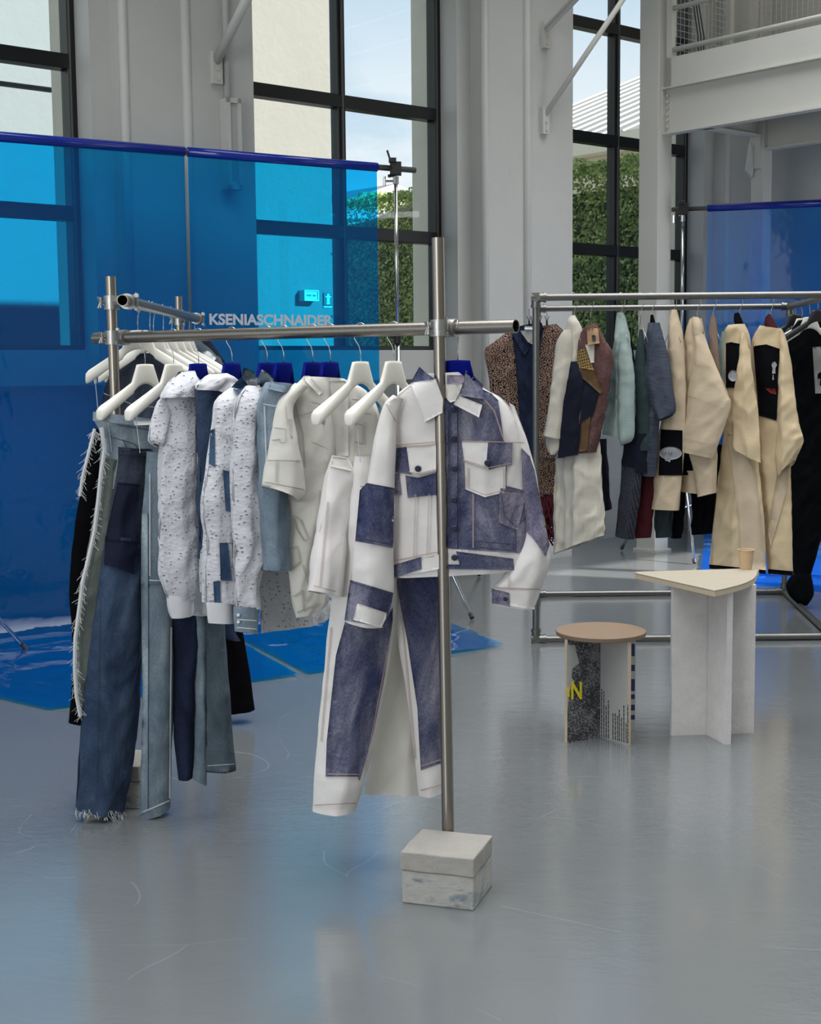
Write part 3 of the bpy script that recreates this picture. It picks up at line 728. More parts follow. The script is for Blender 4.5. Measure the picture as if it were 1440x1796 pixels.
# mesh screen at the back of the deck
def screen(t0, t1, s, z0, z1, cell=0.052):
    m_ = MB(); k = t0
    while k < t1: m_.tube([WC(k, s, z0), WC(k, s, z1)], 0.0028, 4, cap=False); k += cell
    z = z0
    while z < z1: m_.tube([WC(t0, s, z), WC(t1, s, z)], 0.0028, 4, cap=False); z += cell
    tag(m_.build('mesh_screen', 'steel_white', mz), kind='stuff')
screen(tC+0.08, 2.0, 0.55, ZF+0.08, 5.3)
wbox('screen_post', 2.0, 2.05, 0.52, 0.58, ZF+0.02, 5.3, 'steel_white', mz)
m_ = MB(); k = 0.62
while k < 2.6: m_.tube([WC(2.3, k, ZF+0.08), WC(2.3, k, 5.3)], 0.0028, 4, cap=False); k += 0.052
z = ZF+0.08
while z < 5.3: m_.tube([WC(2.3, 0.62, z), WC(2.3, 2.6, z)], 0.0028, 4, cap=False); z += 0.052
tag(m_.build('mesh_screen', 'steel_white', mz), kind='stuff')
wbox('screen_post', 2.3, 2.35, 0.55, 0.61, ZF+0.02, 5.3, 'steel_white', mz)
m_ = MB()
for k in range(3):
    m_.tube([WC(1.25+k*0.03, 0.75, 5.5), WC(1.2+k*0.03, 0.76, 4.7), WC(1.33+k*0.04, 0.76, 4.2), WC(1.36+k*0.02, 0.76, ZF+0.08)], 0.006, 5)
tag(m_.build('cable', 'black', mz), kind='stuff')

# diagonal braces from the piers
def brace(px0, px1, s0, s1, r, label, flat=False):
    P0 = Plane(WC(0, s0, 0), (T2.x, T2.y)).at(*px0); P1 = Plane(WC(0, s1, 0), (T2.x, T2.y)).at(*px1)
    P1 = P0 + (P1-P0)*1.06
    t = thing('diagonal_brace', P0, label, 'brace', 'diagonal steel braces on the piers')
    m_ = MB()
    if flat:
        d = (P1-P0).normalized(); w = d.cross(Vector((0, 0, 1))).normalized()*0.035; u = d.cross(w).normalized()*0.006
        for ww, uu in ((w, u), (w.normalized()*0.006, u.normalized()*0.03)): m_.add([P0-ww-uu, P1-ww-uu, P1+ww-uu, P0+ww-uu, P0-ww+uu, P1-ww+uu, P1+ww+uu, P0+ww+uu], BOXF)
    else: m_.tube([P0, P1], r, 10)
    m_.build('strut', 'steel_white', t, smooth=not flat)
    q = Vector((P0.x, P0.y)) - B2; tt = q.dot(T2)
    o = wbox('bracket', tt-0.035, tt+0.035, 0.37, s0+0.02, P0.z-0.14, P0.z+0.06, 'steel_white', t)
    for dz in (-0.05, -0.11):
        m_ = MB(); m_.tube([WC(tt, s0+0.02, P0.z+dz), WC(tt, s0+0.03, P0.z+dz)], 0.01, 6); m_.build('bolt', 'steel_white', t)
brace((379, 108), (438, -12), 0.41, 0.9, 0.03, 'white round diagonal brace rising from the left pier')
brace((957, 52), (1018, -12), 0.41, 0.9, 0.03, 'white flat angle brace at the top of the right pier', True)
brace((955, 203), (1100, -12), 0.41, 0.9, 0.021, 'long thin diagonal rod crossing in front of the right window')

# electrical panel on the left pier
pp = Plane(WC(0, 0.395, 0), (T2.x, T2.y))
a0 = pp.at(384, 174); a1 = pp.at(412, 336); ta = (Vector(a0[:2])-B2).dot(T2); tb = (Vector(a1[:2])-B2).dot(T2)
ep = thing('electrical_panel', WC((ta+tb)/2, 0.4, (a0.z+a1.z)/2), 'tall narrow white painted wall box on the left pier', 'panel')
bevel(wbox('box', ta, tb, 0.395, 0.475, a1.z, a0.z, 'wall', ep), 0.006)
m_ = MB(); zt, zb = a0.z, a1.z
for b_ in ((ta, tb, zt-0.03, zt), (ta, tb, zb, zb+0.03), (ta, ta+0.025, zb, zt), (tb-0.025, tb, zb, zt)): m_.wb(b_[0], b_[1], 0.475, 0.49, b_[2], b_[3])
m_.build('door_rim', 'wall', ep)
m_ = MB(); tm = (ta+tb)/2; m_.tube([WC(tm, 0.41, zt), WC(tm, 0.41, ZC)], 0.022, 8); m_.build('conduit', 'wall', ep, smooth=True)
mk('inner_arch', [WC(tm+0.045*math.cos(a), 0.477, zb+0.42+0.12*math.sin(a)) for a in np.linspace(0, PI, 9)] + [WC(tm-0.045, 0.477, zb+0.06), WC(tm+0.045, 0.477, zb+0.06)] , [tuple(range(11))], 'ceiling', ep)

# ================================================================ blue films and their stands
ZR = 2.87
RA = PY(728, 300, 9.45); RB = PY(0, 238, 7.95)
RA.z = RB.z = (RA.z+RB.z)/2; ZR = RA.z
rd = (RB-RA).normalized(); RE = RB + rd*1.0
def rod_at(px, A=RA, B=RB):
    d = ray(px, 300); n_ = Vector((d.y, -d.x, 0)); k = (ORG-A).dot(n_)/(B-A).dot(n_); return A + (B-A)*k
def film(name, label, A, B, FA, FB, mat, seed, left_name=None, nz=26, nfl=16, nu=40, curv=0.18):
    """vertical sheet from rod points A,B down to the floor and forward to floor points FA,FB"""
    V_ = []; rows_ = []
    for i in range(nu+1):
        u = i/nu; top = A.lerp(B, u); fl = FA.lerp(FB, u); base = Vector((top.x, top.y, 0)); d = (fl-base); d.z = 0; L_ = d.length; d.normalize()
        prof = []
        for k in range(nz+1):
            z = top.z + (curv-top.z)*k/nz; prof.append(base + Vector((0, 0, z)) + d*0.012*math.sin(u*9+seed)*(k/nz))
        for k in range(1, 7):
            a = PI/2*k/6; prof.append(base + d*(curv*(1-math.cos(a))) + Vector((0, 0, curv*(1-math.sin(a)) + 0.006)))
        for k in range(1, nfl+1):
            x = curv + (L_-curv)*k/nfl
            w = noise.noise(Vector((u*5+seed, x*6, 0)))*0.016 + noise.noise(Vector((u*14+seed, x*14, 3)))*0.008
            prof.append(base + d*x + Vector((0, 0, 0.016+w*(0.4+0.6*math.sin(PI*min(1, k/nfl))))))
        rows_.append(len(V_)); V_ += prof
    m_ = nz+1+6+nfl; F_ = []
    for i in range(nu):
        for k in range(m_-1): F_.append((i*m_+k, i*m_+k+1, (i+1)*m_+k+1, (i+1)*m_+k))
    t = thing(name, (A+B)/2, label, 'film')
    o = mk('sheet', V_, F_, mat, t, smooth=True)
    wr = MB(); dd = (B-A).normalized(); wr.tube([A, B], 0.029, 14); wr.build('rolled_edge', 'film_roll', t, smooth=True)
    return t
fA = film('blue_film', 'clear blue plastic film hung left of the vertical gap', RE, rod_at(324), PF(85, 1247) + (PF(85, 1247)-PF(525, 1187))*0.0, PF(522, 1187), 'film', 1)
fB = film('blue_film', 'clear blue plastic film behind the front rack carrying grey lettering', rod_at(330), rod_at(661), PF(540, 1184), PF(884, 1134), 'film', 4)
# lettering
def text_mesh(body, size, off=0.0):
    cu = bpy.data.curves.new('lettering', 'FONT'); cu.body = body; cu.size = size; cu.offset = off; cu.align_x = 'LEFT'; cu.extrude = 0.0
    o = bpy.data.objects.new('tmp', cu); COL.objects.link(o); dg = bpy.context.evaluated_depsgraph_get()
    me = bpy.data.meshes.new_from_object(o.evaluated_get(dg)); bpy.data.objects.remove(o); return me
def place_text(body, P0, P1, height, nrm, mat, parent, bold=0.02, name='lettering', up=Vector((0, 0, 1))):
    """text stretched from P0 to P1 (baseline ends)"""
    me = text_mesh(body, 1.0, bold); co = np.array([v_.co[:] for v_ in me.vertices]); x0, x1, y0, y1 = co[:, 0].min(), co[:, 0].max(), co[:, 1].min(), co[:, 1].max()
    d = (P1-P0); V_ = []
    for x, y, z in co: V_.append(P0 + d*((x-x0)/(x1-x0)) + up*(height*(y-y0)/(y1-y0)) + nrm*0.02)
    F_ = [tuple(p.vertices) for p in me.polygons]
    return mk(name, V_, F_, mat, parent)
fp = Plane(RA, (rd.x, rd.y))
place_text('KSENIASCHNAIDER', fp.at(365, 570), fp.at(581, 572), (fp.at(365, 550)-fp.at(365, 570)).z, fp.n, 'lettering', fB, 0.036)
def stand(name, P, label, feet, rodend=None):
    t = thing(name, (P.x, P.y, 0), label, 'stand', 'light stands holding the blue films')
    b0 = Vector((P.x, P.y, 0))
    m_ = MB(); m_.tube([b0+Vector((0, 0, 0.25)), b0+Vector((0, 0, 1.75))], 0.0175, 12); m_.build('lower_pole', 'chrome', t, smooth=True)
    m_ = MB(); m_.tube([b0+Vector((0, 0, 1.7)), b0+Vector((0, 0, P.z-0.06))], 0.0125, 12); m_.build('upper_pole', 'chrome', t, smooth=True)
    m_ = MB(); m_.tube([b0+Vector((0, 0, 1.70)), b0+Vector((0, 0, 1.78))], 0.024, 12); m_.tube([b0+Vector((-0.05, 0, 1.74)), b0+Vector((0, 0, 1.74))], 0.008, 6); m_.build('collar', 'black', t)
    m_ = MB(); m_.box(P+Vector((0, 0, 0.0)), (0.075, 0.07, 0.085)); m_.box(P+Vector((-0.02, -0.03, 0.05)), (0.05, 0.05, 0.03)); m_.tube([P+Vector((-0.03, 0, 0.04)), P+Vector((-0.055, 0, 0.12))], 0.008, 6); m_.tube([P+Vector((0, 0, -0.04)), P+Vector((-0.05, -0.02, -0.05))], 0.012, 6)
    bevel(m_.build('clamp', 'black_plastic', t), 0.004)
    m_ = MB(); m_.tube([P+Vector((0, 0, -0.10)), P+Vector((0, 0, -0.05))], 0.02, 10); m_.tube([P+Vector((-0.07, 0, -0.08)), P+Vector((0, 0, -0.08))], 0.007, 6); m_.tube([P+Vector((-0.075, 0, -0.11)), P+Vector((-0.075, 0, -0.05))], 0.01, 6); m_.build('locking_knob', 'chrome', t)
    for f_ in feet:
        m_ = MB(); f3 = Vector(f_); f3.z = 0.015; m_.tube([b0+Vector((0, 0, 0.95)), f3], 0.0115, 8); lg = m_.build('leg', 'chrome', t, smooth=True)
        m_ = MB(); mid = f3.lerp(b0+Vector((0, 0, 0.95)), 0.45); m_.tube([b0+Vector((0, 0, 0.35)), mid], 0.007, 6); m_.build('strut', 'chrome', t)
        m_ = MB(); dd = (f3-(b0+Vector((0, 0, 0.95)))).normalized(); m_.tube([f3-dd*0.03, f3+dd*0.004], 0.0145, 8); m_.build('rubber_foot', 'black_plastic', lg)
    return t
ps = rod_at(694)
def feet3(P, f0):
    b0 = Vector((P.x, P.y, 0)); v_ = Vector((f0.x, f0.y, 0)) - b0
    return [b0 + Matrix.Rotation(a, 3, 'Z') @ v_ for a in (0, 2.09, 4.19)]
def lim(P, f, L=0.85):
    b0 = Vector((P.x, P.y, 0)); v_ = Vector((f.x, f.y, 0))-b0; return b0 + v_
stand('light_stand', ps, 'chrome tripod stand at the right end of the lettered film rod', feet3(ps, lim(ps, PF(828, 1087))))
pl_ = RB + rd*0.75
stand('light_stand', pl_, 'chrome tripod stand at the left edge behind the film', feet3(pl_, lim(pl_, PF(46, 1143))))
m_ = MB(); m_.tube([RA, RE], 0.019, 14); tag(m_.build('film_rod', 'galv', smooth=True, at=RA), 'long silver rod carrying the two left blue films', 'rod')
# right film
C0 = Vector((2.2, 11.5, 0)); dR = Vector((0.949, -0.314, 0)).normalized()
def rp2(px, py, Y): return PY(px, py, Y)
Q0 = PY(1178, 367, 11.52); zR2 = PY(1198, 367, 11.5).z; Q0.z = zR2
Q1 = PY(1440, 356, 11.16); Q1.z = zR2; dq = (Q1-Q0).normalized(); QE = Q1 + dq*0.9
def rod2(px):
    d = ray(px, 360); n_ = Vector((d.y, -d.x, 0)); k = (ORG-Q0).dot(n_)/(Q1-Q0).dot(n_); return Q0 + (Q1-Q0)*k
fC = film('blue_film', 'deep blue film hanging behind the right rack', rod2(1241), QE, PF(1228, 1016), PF(1560, 1052), 'film2', 9, nfl=24)
m_ = MB(); m_.tube([Q0, QE], 0.018, 14); tag(m_.build('film_rod', 'galv', smooth=True, at=Q0), 'silver rod carrying the blue film behind the right rack', 'rod')
pr = rod2(1198)
stand('light_stand', pr, 'chrome tripod stand at the left end of the right film rod', [PF(1218, 990), PF(1090, 966), PF(1290, 966)])
# ================================================================ clothes rack in front
GR1 = PY(905, 574, 4.0); GL1 = PY(167, 592, 5.05)
GR1.z = GL1.z = (GR1.z+GL1.z)/2
rdir = (GR1-GL1).normalized(); gdir = Vector((-rdir.y, rdir.x, 0))      # perpendicular to the rail, pointing away
if gdir.x < 0: gdir = -gdir
def rail1(px):
    d = ray(px, 580); n_ = Vector((d.y, -d.x, 0)); k = (ORG-GL1).dot(n_)/(GR1-GL1).dot(n_); return GL1 + (GR1-GL1)*k
GN2 = PY(215, 533, 4.78); GF2 = PY(352, 556, 6.75); zz = (GN2.z+GF2.z)/2; GN2.z = GF2.z = zz
rdir2 = (GF2-GN2).normalized()
def rail2(k): return GN2.lerp(GF2, k)
rk = thing('tube_clothes_rack', (rail1(600).x, rail1(600).y, 0), 'front clothes rack of brushed steel tubes clamped to posts in concrete blocks', 'rack')
RT = 0.0195
def tube_part(name, a, b_, r, mat='tube', hollow=True):
    m_ = MB(); m_.pipe(a, b_, r, r-0.0025, 28) if hollow else m_.tube([a, b_], r, 20)
    return smooth_by_angle(m_.build(name, mat, rk))
tube_part('hanging_rail', GL1, GR1, RT); tube_part('hanging_rail', GN2, GF2, RT)
def to3(p, z): return Vector((p.x, p.y, z))
nA = rail1(775); toc = (Vector((0, 0, 0)) - Vector((nA.x, nA.y, 0))).normalized(); pa = nA + toc*0.045
topA = PY(768, 417, pa.y); botA = PY(787, 1476, pa.y+0.0); tube_part('post', botA-Vector((0, 0, 0.12)), topA, 0.0185)
nB = rail1(200); pbY = nB.y-0.04
topB = PY(194, 485, pbY); botB = PY(226, 1340, pbY); tube_part('post', botB-Vector((0, 0, 0.1)), topB, 0.0185)
topC = PY(313, 520, 6.8); botC = Vector((topC.x+0.0, topC.y, 0.1)); tube_part('post', botC, topC, 0.0185)
def clamp(c, d1, d2, parent):
    """swivel coupler: a ring on each tube, a plate between and wing bolts"""
    d1 = d1.normalized(); d2 = d2.normalized()
    cps = []
    for cc, dd in ((c[0], d1), (c[1], d2)):
        m_ = MB(); m_.pipe(cc-dd*0.024, cc+dd*0.024, 0.027, 0.0195, 20); cps.append(smooth_by_angle(m_.build('coupler', 'clamp', parent)))
    for cc, dd, k in ((c[0], d1, 1), (c[1], d2, -1)):
        w = dd.cross(Vector((0, 0.3, 1))).normalized() if abs(dd.z) < 0.8 else dd.cross(Vector((0.2, 1, 0))).normalized()
        u = dd.cross(w)
        b_ = MB(); p = cc + w*0.03
        b_.tube([p - u*0.03, p + u*0.03], 0.0045, 6); b_.tube([p - dd*0.018 + u*0.026, p + dd*0.018 + u*0.026], 0.006, 6)
        b_.tube([p + u*0.028, p + u*0.034 + dd*0.02 + w*0.006], 0.004, 5); b_.tube([p + u*0.028, p + u*0.034 - dd*0.02 + w*0.006], 0.004, 5)
        b_.box(p - u*0.02, (0.016, 0.016, 0.012)); b_.build('wing_bolt', 'clamp', cps[0 if k == 1 else 1])
    m_ = MB(); mid = (c[0]+c[1])/2; m_.tube([c[0].lerp(c[1], 0.1), c[0].lerp(c[1], 0.9)], 0.014, 8); m_.build('swivel', 'clamp', parent)
zr = GR1.z
pz = lambda T_, B_, z: B_.lerp(T_, (z-B_.z)/(T_.z-B_.z))
clamp((pz(topA, botA, zr), rail1(790)), topA-botA, rdir, rk)
clamp((pz(topB, botB, zr), rail1(214)), topB-botB, rdir, rk)
clamp((pz(topB, botB, zz), rail2(0.05)), topB-botB, rdir2, rk)
clamp((pz(topC, botC, zz), rail2(0.93)), topC-botC, rdir2, rk)
def block(P, ux, uy, h, label, par=None):
    t = thing('concrete_block', (P.x, P.y, 0), label, 'block', 'concrete blocks weighting the rack posts')
    def bx(x0, x1, y0, y1, z0, z1): return [Vector((P.x, P.y, 0)) + ux*x + uy*y + Vector((0, 0, z)) for z in (z0, z1) for x, y in ((x0, y0), (x1, y0), (x1, y1), (x0, y1))]
    hx, hy = 0.108, 0.103
    for nm, b_, mt in (('upper_slab', (-hx-0.003, hx+0.002, -hy-0.004, hy, h*0.64, h), 'conc_top'), ('lower_block', (-hx, hx, -hy, hy, 0.0, h*0.63), 'conc_low')):
        o = mk(nm, bx(*b_), BOXF, mt, t)
        bm = bmesh.new(); bm.from_mesh(o.data); bmesh.ops.subdivide_edges(bm, edges=bm.edges[:], cuts=9, use_grid_fill=True)
        for v_ in bm.verts:
            q = v_.co*14; n_ = noise.noise(q)*0.0022 + noise.noise(q*4)*0.0012
            if nm == 'upper_slab' and v_.co.z > h*0.9: n_ *= 0.4
            if v_.co.z > 0.004: v_.co += Vector((noise.noise(q+Vector((9, 0, 0)))*0.003, n_, n_*0.6))
        bm.to_mesh(o.data); bm.free(); bevel(o, 0.004)
    return t
cf = PF(831, 1598); cl_ = PF(702, 1583); crr = PF(872, 1556)
ux = (cf-cl_).normalized(); uy = (crr-cf); uy = (uy-ux*uy.dot(ux)).normalized()
ctr = cf - ux*0.108 + uy*0.103
block(ctr, ux, uy, 0.155, 'pale concrete block with bluish stains at the foot of the front post')
ub = Vector((0.97, -0.2, 0)).normalized(); block(to3(botB, 0)+Vector((-0.02, -0.02, 0)), ub, Vector((0.2, 0.97, 0)).normalized(), 0.155, 'concrete block half hidden behind the frayed jeans on the left')
block(to3(topC, 0), ub, Vector((0.2, 0.97, 0)).normalized(), 0.155, 'concrete block at the rear post behind the hanging jeans')

# ---------------------------------------------------------------- hangers
def prof_mesh(wide=0.2, drop=0.15, end=0.045, neckw=0.036, thk=0.014):
    xs = [-wide, -wide*0.985, -wide*0.93, -wide*0.8, -wide*0.6, -wide*0.42, -wide*0.3, -neckw*1.5, -neckw*1.15, -neckw, -neckw*0.5, 0]
    xs = xs + [-x for x in xs[-2::-1]]
    rings = []
    for x in xs:
        a = abs(x)
        if a <= neckw: zt = -0.002*(a/neckw)**3
        elif a < wide*0.3: zt = -0.002 - (a-neckw)/(wide*0.3-neckw)*0.062
        else: zt = -0.064 - (a-wide*0.3)/(wide*0.7)*(drop-0.064)**1.0
        k = a/wide
        hgt = 0.060 if a < neckw else (0.056 if a < wide*0.3 else 0.036 + 0.012*k)
        if a < wide*0.3: zb = -0.07 - 0.03*(a/(wide*0.3))**2
        else: zb = zt - (0.038 + 0.008*k)
        zb = min(zb, zt-0.02)
        th = thk*0.55 + (end*0.5-thk*0.5)*max(0, (k-0.35)/0.65)**1.3
        if a >= wide*0.999: th *= 0.45; zt -= 0.012; zb += 0.008
        elif a > wide*0.97: th *= 0.8; zt -= 0.004; zb += 0.003
        back = 0.02*k**1.5
        ring = []
        for j in range(10):
            an = 2*PI*j/10; cy, cz = math.cos(an), math.sin(an)
            y = math.copysign(abs(cy)**0.6, cy)*th + back; z = (zt+zb)/2 + math.copysign(abs(cz)**0.6, cz)*(zt-zb)/2
            ring.append((x, y, z))
        rings.append(ring)
    V_ = [p for r in rings for p in r]; F_ = []
    for i in range(len(rings)-1):
        for j in range(10): F_.append((i*10+j, i*10+(j+1) % 10, (i+1)*10+(j+1) % 10, (i+1)*10+j))
    F_.append(tuple(range(10))[::-1]); F_.append(tuple((len(rings)-1)*10+j for j in range(10)))
    return V_, F_
def hook_pts(h, r=0.024):
    pts = [(0, 0, -0.004), (0, 0, h*0.3), (0, 0.006, h*0.5), (0, 0.0235, h*0.74)]
    for k in range(11):
        a = math.radians(-25 + 215*k/10); pts.append((0, r*math.cos(a)+0.0, h + r*math.sin(a)))
    return pts
PROTO = {}
def make_proto(key, body, h, strings, thin=False):
    root = bpy.data.objects.new(key, None)
    if thin:
        m_ = MB(); m_.tube([(-0.07, 0, -0.12), (-0.05, 0, -0.085), (0, 0, -0.005), (0.05, 0, -0.085), (0.07, 0, -0.12)], 0.0016, 5)
        V_, F_ = m_.v, m_.f
    else: V_, F_ = prof_mesh() if key in ('white', 'whitec', 'blackh') else prof_mesh(0.115, 0.125, 0.022)
    parts = []
    me = bpy.data.meshes.new('shoulder_bar'); me.from_pydata([tuple(v_) for v_ in V_], [], F_); me.materials.append(M[body]); me.polygons.foreach_set('use_smooth', [True]*len(me.polygons)); me.update(); parts.append(('shoulder_bar', me))
    m_ = MB(); hp = [Vector(p) for p in hook_pts(h)]; m_.tube(hp, 0.0016, 6)
    me = bpy.data.meshes.new('hook'); me.from_pydata([tuple(v_) for v_ in m_.v], [], m_.f); me.materials.append(M['wire']); me.polygons.foreach_set('use_smooth', [True]*len(me.polygons)); me.update(); parts.append(('hook', me))
    if strings:
        for sx_ in (-0.165, 0.165):
            m_ = MB(); m_.tube([(sx_, 0.015, -0.165), (sx_, 0.015, -0.19)], 0.006, 6); m_.tube([(sx_, 0.015, -0.19), (sx_*0.95, 0.01, -0.30)], 0.0012, 4)
            me = bpy.data.meshes.new('loop_cord'); me.from_pydata([tuple(v_) for v_ in m_.v], [], m_.f); me.materials.append(M['clear']); me.update(); parts.append(('loop_cord', me))
    PROTO[key] = parts
make_proto('white', 'white_plastic', 0.0925, False); make_proto('whitec', 'white_plastic', 0.0925, True)
make_proto('blue', 'blue_plastic', 0.0925, False); make_proto('thin', 'wire', 0.13, False, True); make_proto('blackh', 'black_plastic', 0.06, False)
def hanger(key, P, g, label, group, name=None):
    """P = point on the axis of the rail, g = direction of the shoulders in plan"""
    h = {'thin': 0.13, 'blackh': 0.06}.get(key, 0.0925)
    nm = {'white': 'plastic_hanger', 'whitec': 'plastic_hanger', 'blue': 'plastic_hanger', 'thin': 'wire_hanger', 'blackh': 'plastic_hanger'}[key]
    t = thing(nm, (P.x, P.y, P.z-h), label, 'hanger', group, math.atan2(g[1], g[0]))
    for n_, me in PROTO[key]:
        o = bpy.data.objects.new(n_, me); COL.objects.link(o); o.parent = t
    return t
gA = (gdir.x, gdir.y)
HG = 'plastic hangers on the front rail'
WH = [(253, 'whitec', 'white hanger on the front rail, nearest the left post'), (303, 'whitec', 'white hanger on the front rail, second from the left post'),
      (347, 'blue', 'cobalt hanger above the white eyelet shirt with gathered cuff'), (406, 'blue', 'cobalt hanger above the ruffled white collar'),
      (468, 'blue', 'cobalt hanger above the shirt with dark blue collar'), (497, 'blue', 'cobalt hanger above the eyelet shirt with denim collar'),
      (548, 'blue', 'cobalt hanger of the pale blue denim shirt, fifth cobalt one from left'), (579, 'blue', 'cobalt hanger carrying the short sleeved white overshirt'),
      (632, 'whitec', 'white hanger holding the shorter plain white trousers'), (690, 'whitec', 'white hanger holding the patchwork trousers beside the front post')]
for i, (x, k, l) in enumerate(WH): hanger(k, rail1(x), gA, l, HG)
gJ = (0.995, -0.10)
PJ = rail1(803); hanger('blue', PJ + Vector((-0.0, 0.0, 0)), gJ, 'cobalt hanger carrying the patchwork denim jacket by the front post', HG)
# rail running back
W2 = [(0.14, 'whitec'), (0.27, 'white'), (0.31, 'whitec'), (0.43, 'white'), (0.54, 'white'), (0.64, 'white'), (0.71, 'white'), (0.80, 'white'), (0.88, 'blue')]
WL = ['front white hanger on the rail running back, holding frayed jeans', 'second white hanger on the rail running back', 'third white hanger on the rail running back', 'fourth white hanger on the rail running back',
      'fifth white hanger on the rail running back', 'sixth white hanger on the rail running back', 'seventh white hanger on the rail running back', 'rearmost white hanger on the rail running back', 'cobalt hanger at the far end of the rail running back']
perp2 = (-rdir2.y, rdir2.x) if rdir2.y < 0 else (rdir2.y, -rdir2.x)
for i, (k, key) in enumerate(W2):
    a = math.atan2(perp2[1], perp2[0]) + (0.08 if i % 2 else -0.07)
    hanger(key, rail2(k), (math.cos(a), math.sin(a)), WL[i], 'hangers on the rail running back')

# ---------------------------------------------------------------- garments
def garment(name, label, cat, P, group=None):
    return thing(name, P, label, cat, group)
def R(*q): return [((a, b_), (c_, d)) for a, b_, c_, d in q]
def plane1(x, g=gA, dy=0.0):
    p = rail1(x); return Plane((p.x, p.y+dy, 0), g)
GF = 'clothes hanging on the front rack'
# --- patchwork jacket
plJ = Plane((PJ.x, PJ.y+0.03, 0), gJ)
J = garment('patchwork_jacket', 'white and indigo patchwork denim jacket facing front by the steel post', 'jacket', plJ.at(790, 680), GF)
jb = loft('body', 'whitedenim', R((742, 655, 818, 652), (722, 672, 851, 682), (696, 695, 885, 702), (692, 742, 911, 745), (692, 790, 916, 790), (691, 870, 922, 872), (690, 950, 926, 945), (690, 1012, 927, 998)), plJ, J, th=0.055, fold=0.006, lam=0.12, seed=3)
jl = loft('sleeve', 'whitedenim', R((690, 692, 708, 700), (672, 712, 696, 738), (657, 765, 694, 790), (644, 850, 692, 862), (623, 948, 690, 960), (615, 1014, 690, 1038), (604, 1088, 674, 1100)), plJ, J, th=0.05, off=0.045, fold=0.008, lam=0.1, seed=5)
jr = loft('sleeve', 'whitedenim', R((893, 706, 902, 712), (904, 755, 924, 770), (914, 830, 939, 826), (918, 880, 948, 877), (916, 940, 963, 955), (886, 1003, 963, 992), (862, 1034, 948, 1037), (864, 1057, 937, 1068)), plJ, J, th=0.048, off=0.0, fold=0.009, lam=0.1, seed=6)
allj = [jb, jl, jr]
patch('denim_panel', 'jdenim', jb, [(776, 700), (845, 682), (862, 690), (874, 702), (884, 774), (888, 777), (888, 852), (918, 860), (924, 900), (926, 970), (786, 962), (776, 850)], label='faded indigo front panel')
patch('sleeve_panel', 'jdenim2', jr, [(914, 786), (929, 800), (938, 826), (948, 878), (964, 956), (958, 975), (935, 945), (921, 930), (919, 880), (915, 830)], label='faded violet upper sleeve')
patch('inner_collar', 'jdenim2', jb, [(784, 658), (815, 658), (813, 672), (784, 676)], eps=0.010)
patch('lining', 'offwhite', jb, [(784, 674), (812, 673), (800, 703), (790, 706), (784, 700)], eps=0.012)
patch('collar', 'jdenim', jb, [(817, 648), (830, 658), (846, 674), (849, 700), (806, 694), (799, 702), (813, 674)], eps=0.026, thick=0.02, label='indigo collar leaf')
patch('collar_tip', 'whitedenim', jb, [(795, 709), (806, 694), (846, 710), (840, 732)], eps=0.030, thick=0.02, label='white collar tip')
patch('collar', 'jdenim', jb, [(735.6, 643), (746, 653), (764, 666), (720, 671)], eps=0.026, thick=0.02, label='indigo collar back')
patch('collar', 'whitedenim', jb, [(720, 671), (764, 664), (777, 700), (776, 724), (745, 740)], eps=0.026, thick=0.02, label='white collar leaf')
patch('pocket', 'whitedenim', jb, [(815, 810), (857, 824), (887, 816), (887, 863), (850, 872), (816, 858)], eps=0.008, label='white chest pocket')
patch('pocket_flap', 'whitedenim', jb, [(810, 775), (856, 776), (853, 814), (858, 824), (814, 809)], eps=0.013, label='white half of flap')
patch('pocket_flap', 'jdenim', jb, [(856, 776), (899, 777), (898, 815), (858, 822), (853, 814)], eps=0.014, label='indigo half of flap')
patch('denim_block', 'jdenim', jb, [(695, 786), (713, 784), (721, 832), (693, 829)], eps=0.006)
patch('pocket_flap', 'whitedenim', jb, [(713, 783), (765, 780), (765, 826), (733, 834), (719, 829)], eps=0.013, label='white pocket flap')
patch('denim_block', 'jdenim', jb, [(711, 834), (733, 838), (765, 829), (765, 868), (715, 873)], eps=0.007)
patch('denim_block', 'jdenim2', jb, [(692, 831), (700, 831), (704, 868), (691, 869)], eps=0.006)
patch('hem_band', 'whitedenim', jb, [(786, 962), (927, 972), (928, 998), (786, 996)], eps=0.008, label='white waistband')
patch('hem_block', 'jdenim', jb, [(800, 967), (900, 980), (902, 1000), (786, 998), (786, 990), (806, 990)], eps=0.012)
patch('hem_band', 'whitedenim', jb, [(690, 990), (770, 972), (770, 998), (690, 1013)], eps=0.008, label='white waistband, left side')
patch('hem_block', 'jdenim', jb, [(690, 991), (738, 977), (739, 998), (690, 1014)], eps=0.012)
patch('old_pocket', 'jdenim2', jb, [(876, 856), (922, 860), (920, 880), (908, 930), (874, 916)], eps=0.008, label='pinkish recycled jeans pocket')
patch('side_block', 'jdenim2', jb, [(905, 925), (924, 905), (925, 970), (906, 968)], eps=0.008)
patch('placket', 'jdenim', jb, [(786, 706), (802, 706), (802, 962), (786, 962)], eps=0.009, grid=10, label='indigo button placket')
patch('elbow_panel', 'jdenim', jl, [(643, 847), (692, 856), (690, 948), (689, 961), (623, 949), (631, 860)], label='indigo elbow patch')
patch('cuff_panel', 'jdenim', jl, [(614, 1017), (690, 1040), (686, 1062), (674, 1100), (604, 1088)], label='indigo lower sleeve patch')
patch('label_patch', 'whitedenim', jl, [(627, 1058), (681, 1076), (669, 1101), (619, 1087)], eps=0.008, label='small white rectangle')
patch('cuff', 'whitedenim', jr, [(864, 1030), (948, 1034), (937, 1069), (863, 1058)], eps=0.006, label='white cuff')
